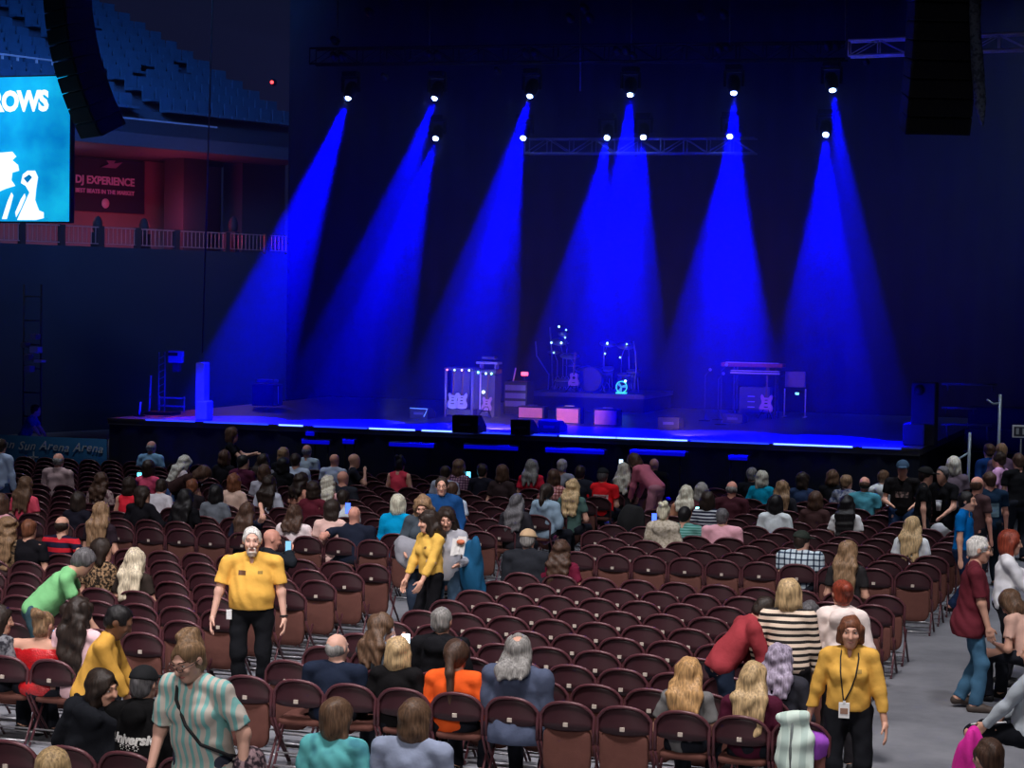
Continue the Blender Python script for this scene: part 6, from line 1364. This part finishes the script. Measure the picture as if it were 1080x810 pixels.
for k, (key, px, py, dy, c, s_, w_) in enumerate((('pinkt', 147, 503, .45, (.1, .75, 1), 4, 'cyan lit phone held by the woman in pink near the left front'), ('cardi', 203, 504, .4, (.2, .75, 1), 4, 'cyan lit phone of the leaning blonde woman in the pale cardigan'),
        ('tan34', 338, 532, .4, (.05, .12, 1), 3, 'blue lit phone held by the woman in the tan top'), ('navyb', 367, 536, .55, (.05, .12, 1), 3, 'blue glow of a phone beyond the bald man in navy'), ('beard41', 374, 497, .3, (.8, .8, .9), .8, 'pale phone raised by the bearded bald man'),
        ('plaid46', 494, 502, .3, (.1, .65, 1), 5, 'cyan lit phone right of the purple plaid shirt'), ('navst', 736, 540, .3, (.3, 1, 1), 5, 'bright cyan phone by the navy and white striped top'), ('updo67', 690, 547, .4, (.05, .12, 1), 3, 'blue lit phone left of the fluffy cream top'),
        ('phoneman', 304, 577, .1, (.25, .6, .9), 1.2, 'phone held up by the man sitting sideways in dark clothes'), ('brnph', 428, 677, .45, (.7, .87, 1), 7, 'bright white phone of the brown haired woman, lower centre'), ('redseq', 60, 673, .5, (.15, .6, 1), 4, 'blue lit phone beyond the shiny red top'), ('phone61', 655, 489, .45, (.6, .8, 1), 2, 'small glowing phone of the long haired blonde near the stage'))):
    P = near(Pn[key], px, py, dy); phone(P, (CAM-P)+Vector((0, 0, -.6 if k != 9 else 0)), c, s_, w_)
P = near(Pn['brnph'], 428, 677, .4); ld = bpy.data.lights.new('phone_glow', 'POINT'); ld.energy = 1.6; ld.color = (.5, .7, 1); ld.shadow_soft_size = .06; o = bpy.data.objects.new('phone_glow', ld); COL.objects.link(o); o.location = P+Vector((-.02, -.06, .02))
# handbag across the aqua shawl
A = Pn['aqua']; K = A['K']; nz = A['nb'][2]
bag = empty('handbag', A['base'], A['yaw'], 'black floral handbag on a strap worn by the woman in the aqua shawl', 'bag')
m = MB(); m.tube([A['pt'](.46, .12, -.06), A['pt'](.47, .11, .03), surf(A, .08*K, nz-.14, off=.012), surf(A, 0, nz-.3, off=.012), surf(A, -.1*K, nz-.42, off=.012), A['pt'](.05, -.24, .08), A['pt'](.0, -.27, -.02)], .013, 6); m.build('strap', mat('strap_black', (.012, .012, .014), .5, noise=0), bag)
q = Field(.03); c = A['pt'](-.06, -.3, -.04); q.ell(c, (.09, .15, .13)); q.ell(c+V(0, 0, -.06), (.1, .16, .09)); link('bag_body', q.mesh('bag', .012), blotch('floral', (.012, .012, .014), (.03, .02, .03), (.3, .2, .22), 26), bag)
# coats and bags on and by the chairs
def cloth(name, c, r, label, cat, m, n=7, flat=.5, seed=1, det=.014, R_=None):
    """a soft heap or hanging cloth about c"""
    rs = np.random.RandomState(seed); q = Field(.04); q.ell((0, 0, 0), r)
    for _ in range(n): d = rs.uniform(-.75, .75, 3)*r; q.ell(d, np.array(r)*rs.uniform(.35, .6, 3))
    q.post.append(wrinkle(.012, seed+1, 30)); o = link(name, q.mesh(name, det), m, None, c); return tag(o, label, cat)
jx, jy = X0+PX*4.92, Y0
t = empty('draped_coat', (jx, jy, 0), 0, 'mint white coat hanging over the last chair of the lowest middle row', 'coat')
q = Field(.04)
q.cone((-.1, -.05, .83), (.08, -.05, .85), .045, .05); q.ell((-.01, -.07, .62), (.13, .055, .26)); q.ell((-.04, -.075, .36), (.1, .05, .24)); q.ell((.05, -.07, .4), (.08, .055, .26)); q.ell((0, .05, .72), (.12, .05, .14)); q.cone((.1, -.05, .8), (.14, -.07, .42), .045, .04); q.post.append(wrinkle(.012, 4, 34))
link('coat_cloth', q.mesh('coat', .012), stripes('mint_cloth', lin((205, 222, 212)), lin((180, 200, 192)), 2.0, 'X', .7, 2.), t)
m = MB(); m.tube([(.0, -.1, .86), (-.01, -.13, .6), (.0, -.13, .3)], .011, 6); m.build('zip_band', mat('band_grey', (.12, .14, .14), .7), t)
cloth('purple_scarf', Vector((jx+.17, jy+.1, .62)), (.1, .12, .14), 'purple scarf bundled beside the mint white coat', 'scarf', mat('purple_cloth', lin((150, 75, 185)), .85, bump=.3, bscale=30))
P = atY(1026, 800, 15.6); P.z = .5; cloth('pink_coat', P, (.11, .16, .5), 'bright pink coat in the bottom right corner', 'coat', mat('pink_cloth', lin((210, 40, 150)), .8, bump=.3, bscale=30), seed=5)
P = at(666, 553, .7); y_ = min(ROWS, key=lambda r: abs(r-P.y)); P = atY(666, 553, y_-.04); cloth('black_coat', P, (.22, .09, .3), 'black coat over a chair right of the red T shirt man', 'coat', mat('coat_black', (.012, .012, .014), .85, bump=.3, bscale=30), seed=6, det=.02)
P = at(990, 566, .65); y_ = min(ROWS, key=lambda r: abs(r-P.y)); P = atY(990, 566, y_-.04); cloth('white_coat', P, (.18, .08, .2), 'white coat over a chair beside the man in the blue polo', 'coat', mat('coat_white', (.65, .65, .7), .85, bump=.3, bscale=30), seed=7, det=.02)
P = at(652, 549, .35); cloth('blue_bag', P, (.11, .1, .16), 'blue bag on the floor right of the man in red', 'bag', mat('bag_blue', lin((55, 105, 165)), .7, bump=.2, bscale=20), seed=8, det=.02)
P = atY(577, 567, Pn['pinkcap']['base'].y+.22); cloth('grey_bag', P, (.16, .12, .09), 'grey and mauve bag on the seat behind the pink cap', 'bag', blotch('grey_mauve', lin((120, 130, 145)), lin((140, 130, 150)), lin((120, 50, 95)), 5), seed=9, det=.02)
P = at(407, 592, .42); y_ = min(ROWS, key=lambda r: abs(r-P.y)); cloth('denim_bag', atY(407, 591, y_+.22), (.11, .1, .13), 'denim blue bundle under a chair, left of the young usher', 'bag', mat('denim_cloth', lin((85, 105, 150)), .85, bump=.3, bscale=30), seed=10, det=.02)
P = near(Pn['sungl49'], 433, 584, -.22); cloth('grey_jacket', P, (.17, .1, .2), 'light grey jacket carried by the woman with wavy fair hair', 'jacket', mat('grey_cloth', lin((150, 150, 158)), .85, bump=.3, bscale=30), seed=11)
P = near(Pn['grey51'], 497, 600, .02); cloth('blue_coat', P, (.14, .1, .34), 'long teal blue coat hanging beside the woman with papers', 'coat', mat('teal_cloth', lin((20, 85, 125)), .85, bump=.3, bscale=30), seed=12)
P = near(Pn['grey51'], 484, 577, -.32); t = empty('paper_bundle', P, .4, 'crumpled white papers held by the woman in the grey top', 'papers')
for k in range(4):
    m = MB(); m.prism([(-.07, -.1), (.06, -.08), (.08, .07), (-.04, .1)], (math.cos(k*.8), .3*math.sin(k), .1*k), (math.sin(k*.5)*.3, .2, 1), (.02*k-.03, 0, .01*k), .003); m.build('sheet', mat('paper_white', (.72, .7, .68), .7, noise=.1), t)
m = MB(); m.ball((.02, -.02, .06), (.05, .03, .03), 0, 10); m.build('orange_wrap', mat('wrap_orange', (.7, .2, .1), .6, noise=.2), t)
P = near(Pn['cupman'], 990, 533, -.36); t = empty('drinking_cup', P, 0, 'white cup in the hand of the grey haired man in black', 'cup'); m = MB(); m.lathe([(.001, -.08), (.032, -.08), (.045, .07), (.042, .07), (.03, -.07), (.001, -.07)], 16); m.build('cup', mat('cup_white', (.75, .75, .78), .5, noise=0), t); m = MB(); m.lathe([(.001, .075), (.047, .075), (.047, .06), (.001, .06)], 16); m.build('lid', mat('cup_lid', (.6, .6, .65), .5, noise=0), t)
# mobile stripe on the shorts
S_ = Pn['shorts']
m = MB(); k0, k1 = S_['p0'], S_['kn'][-1]; m.tube([k0+(k1-k0)*f_+V(-.02, 0, .087-.012*f_) for f_ in (.35, .6, .85, 1.)], .008, 6); m.build('stripe', mat('stripe_white', (.7, .7, .72), .8, noise=0), S_['root'])
taken = [q[:2] for q in PEOPLE if isinstance(q, tuple)]
print([q for q in PEOPLE if isinstance(q, str)])
build_chairs(taken)
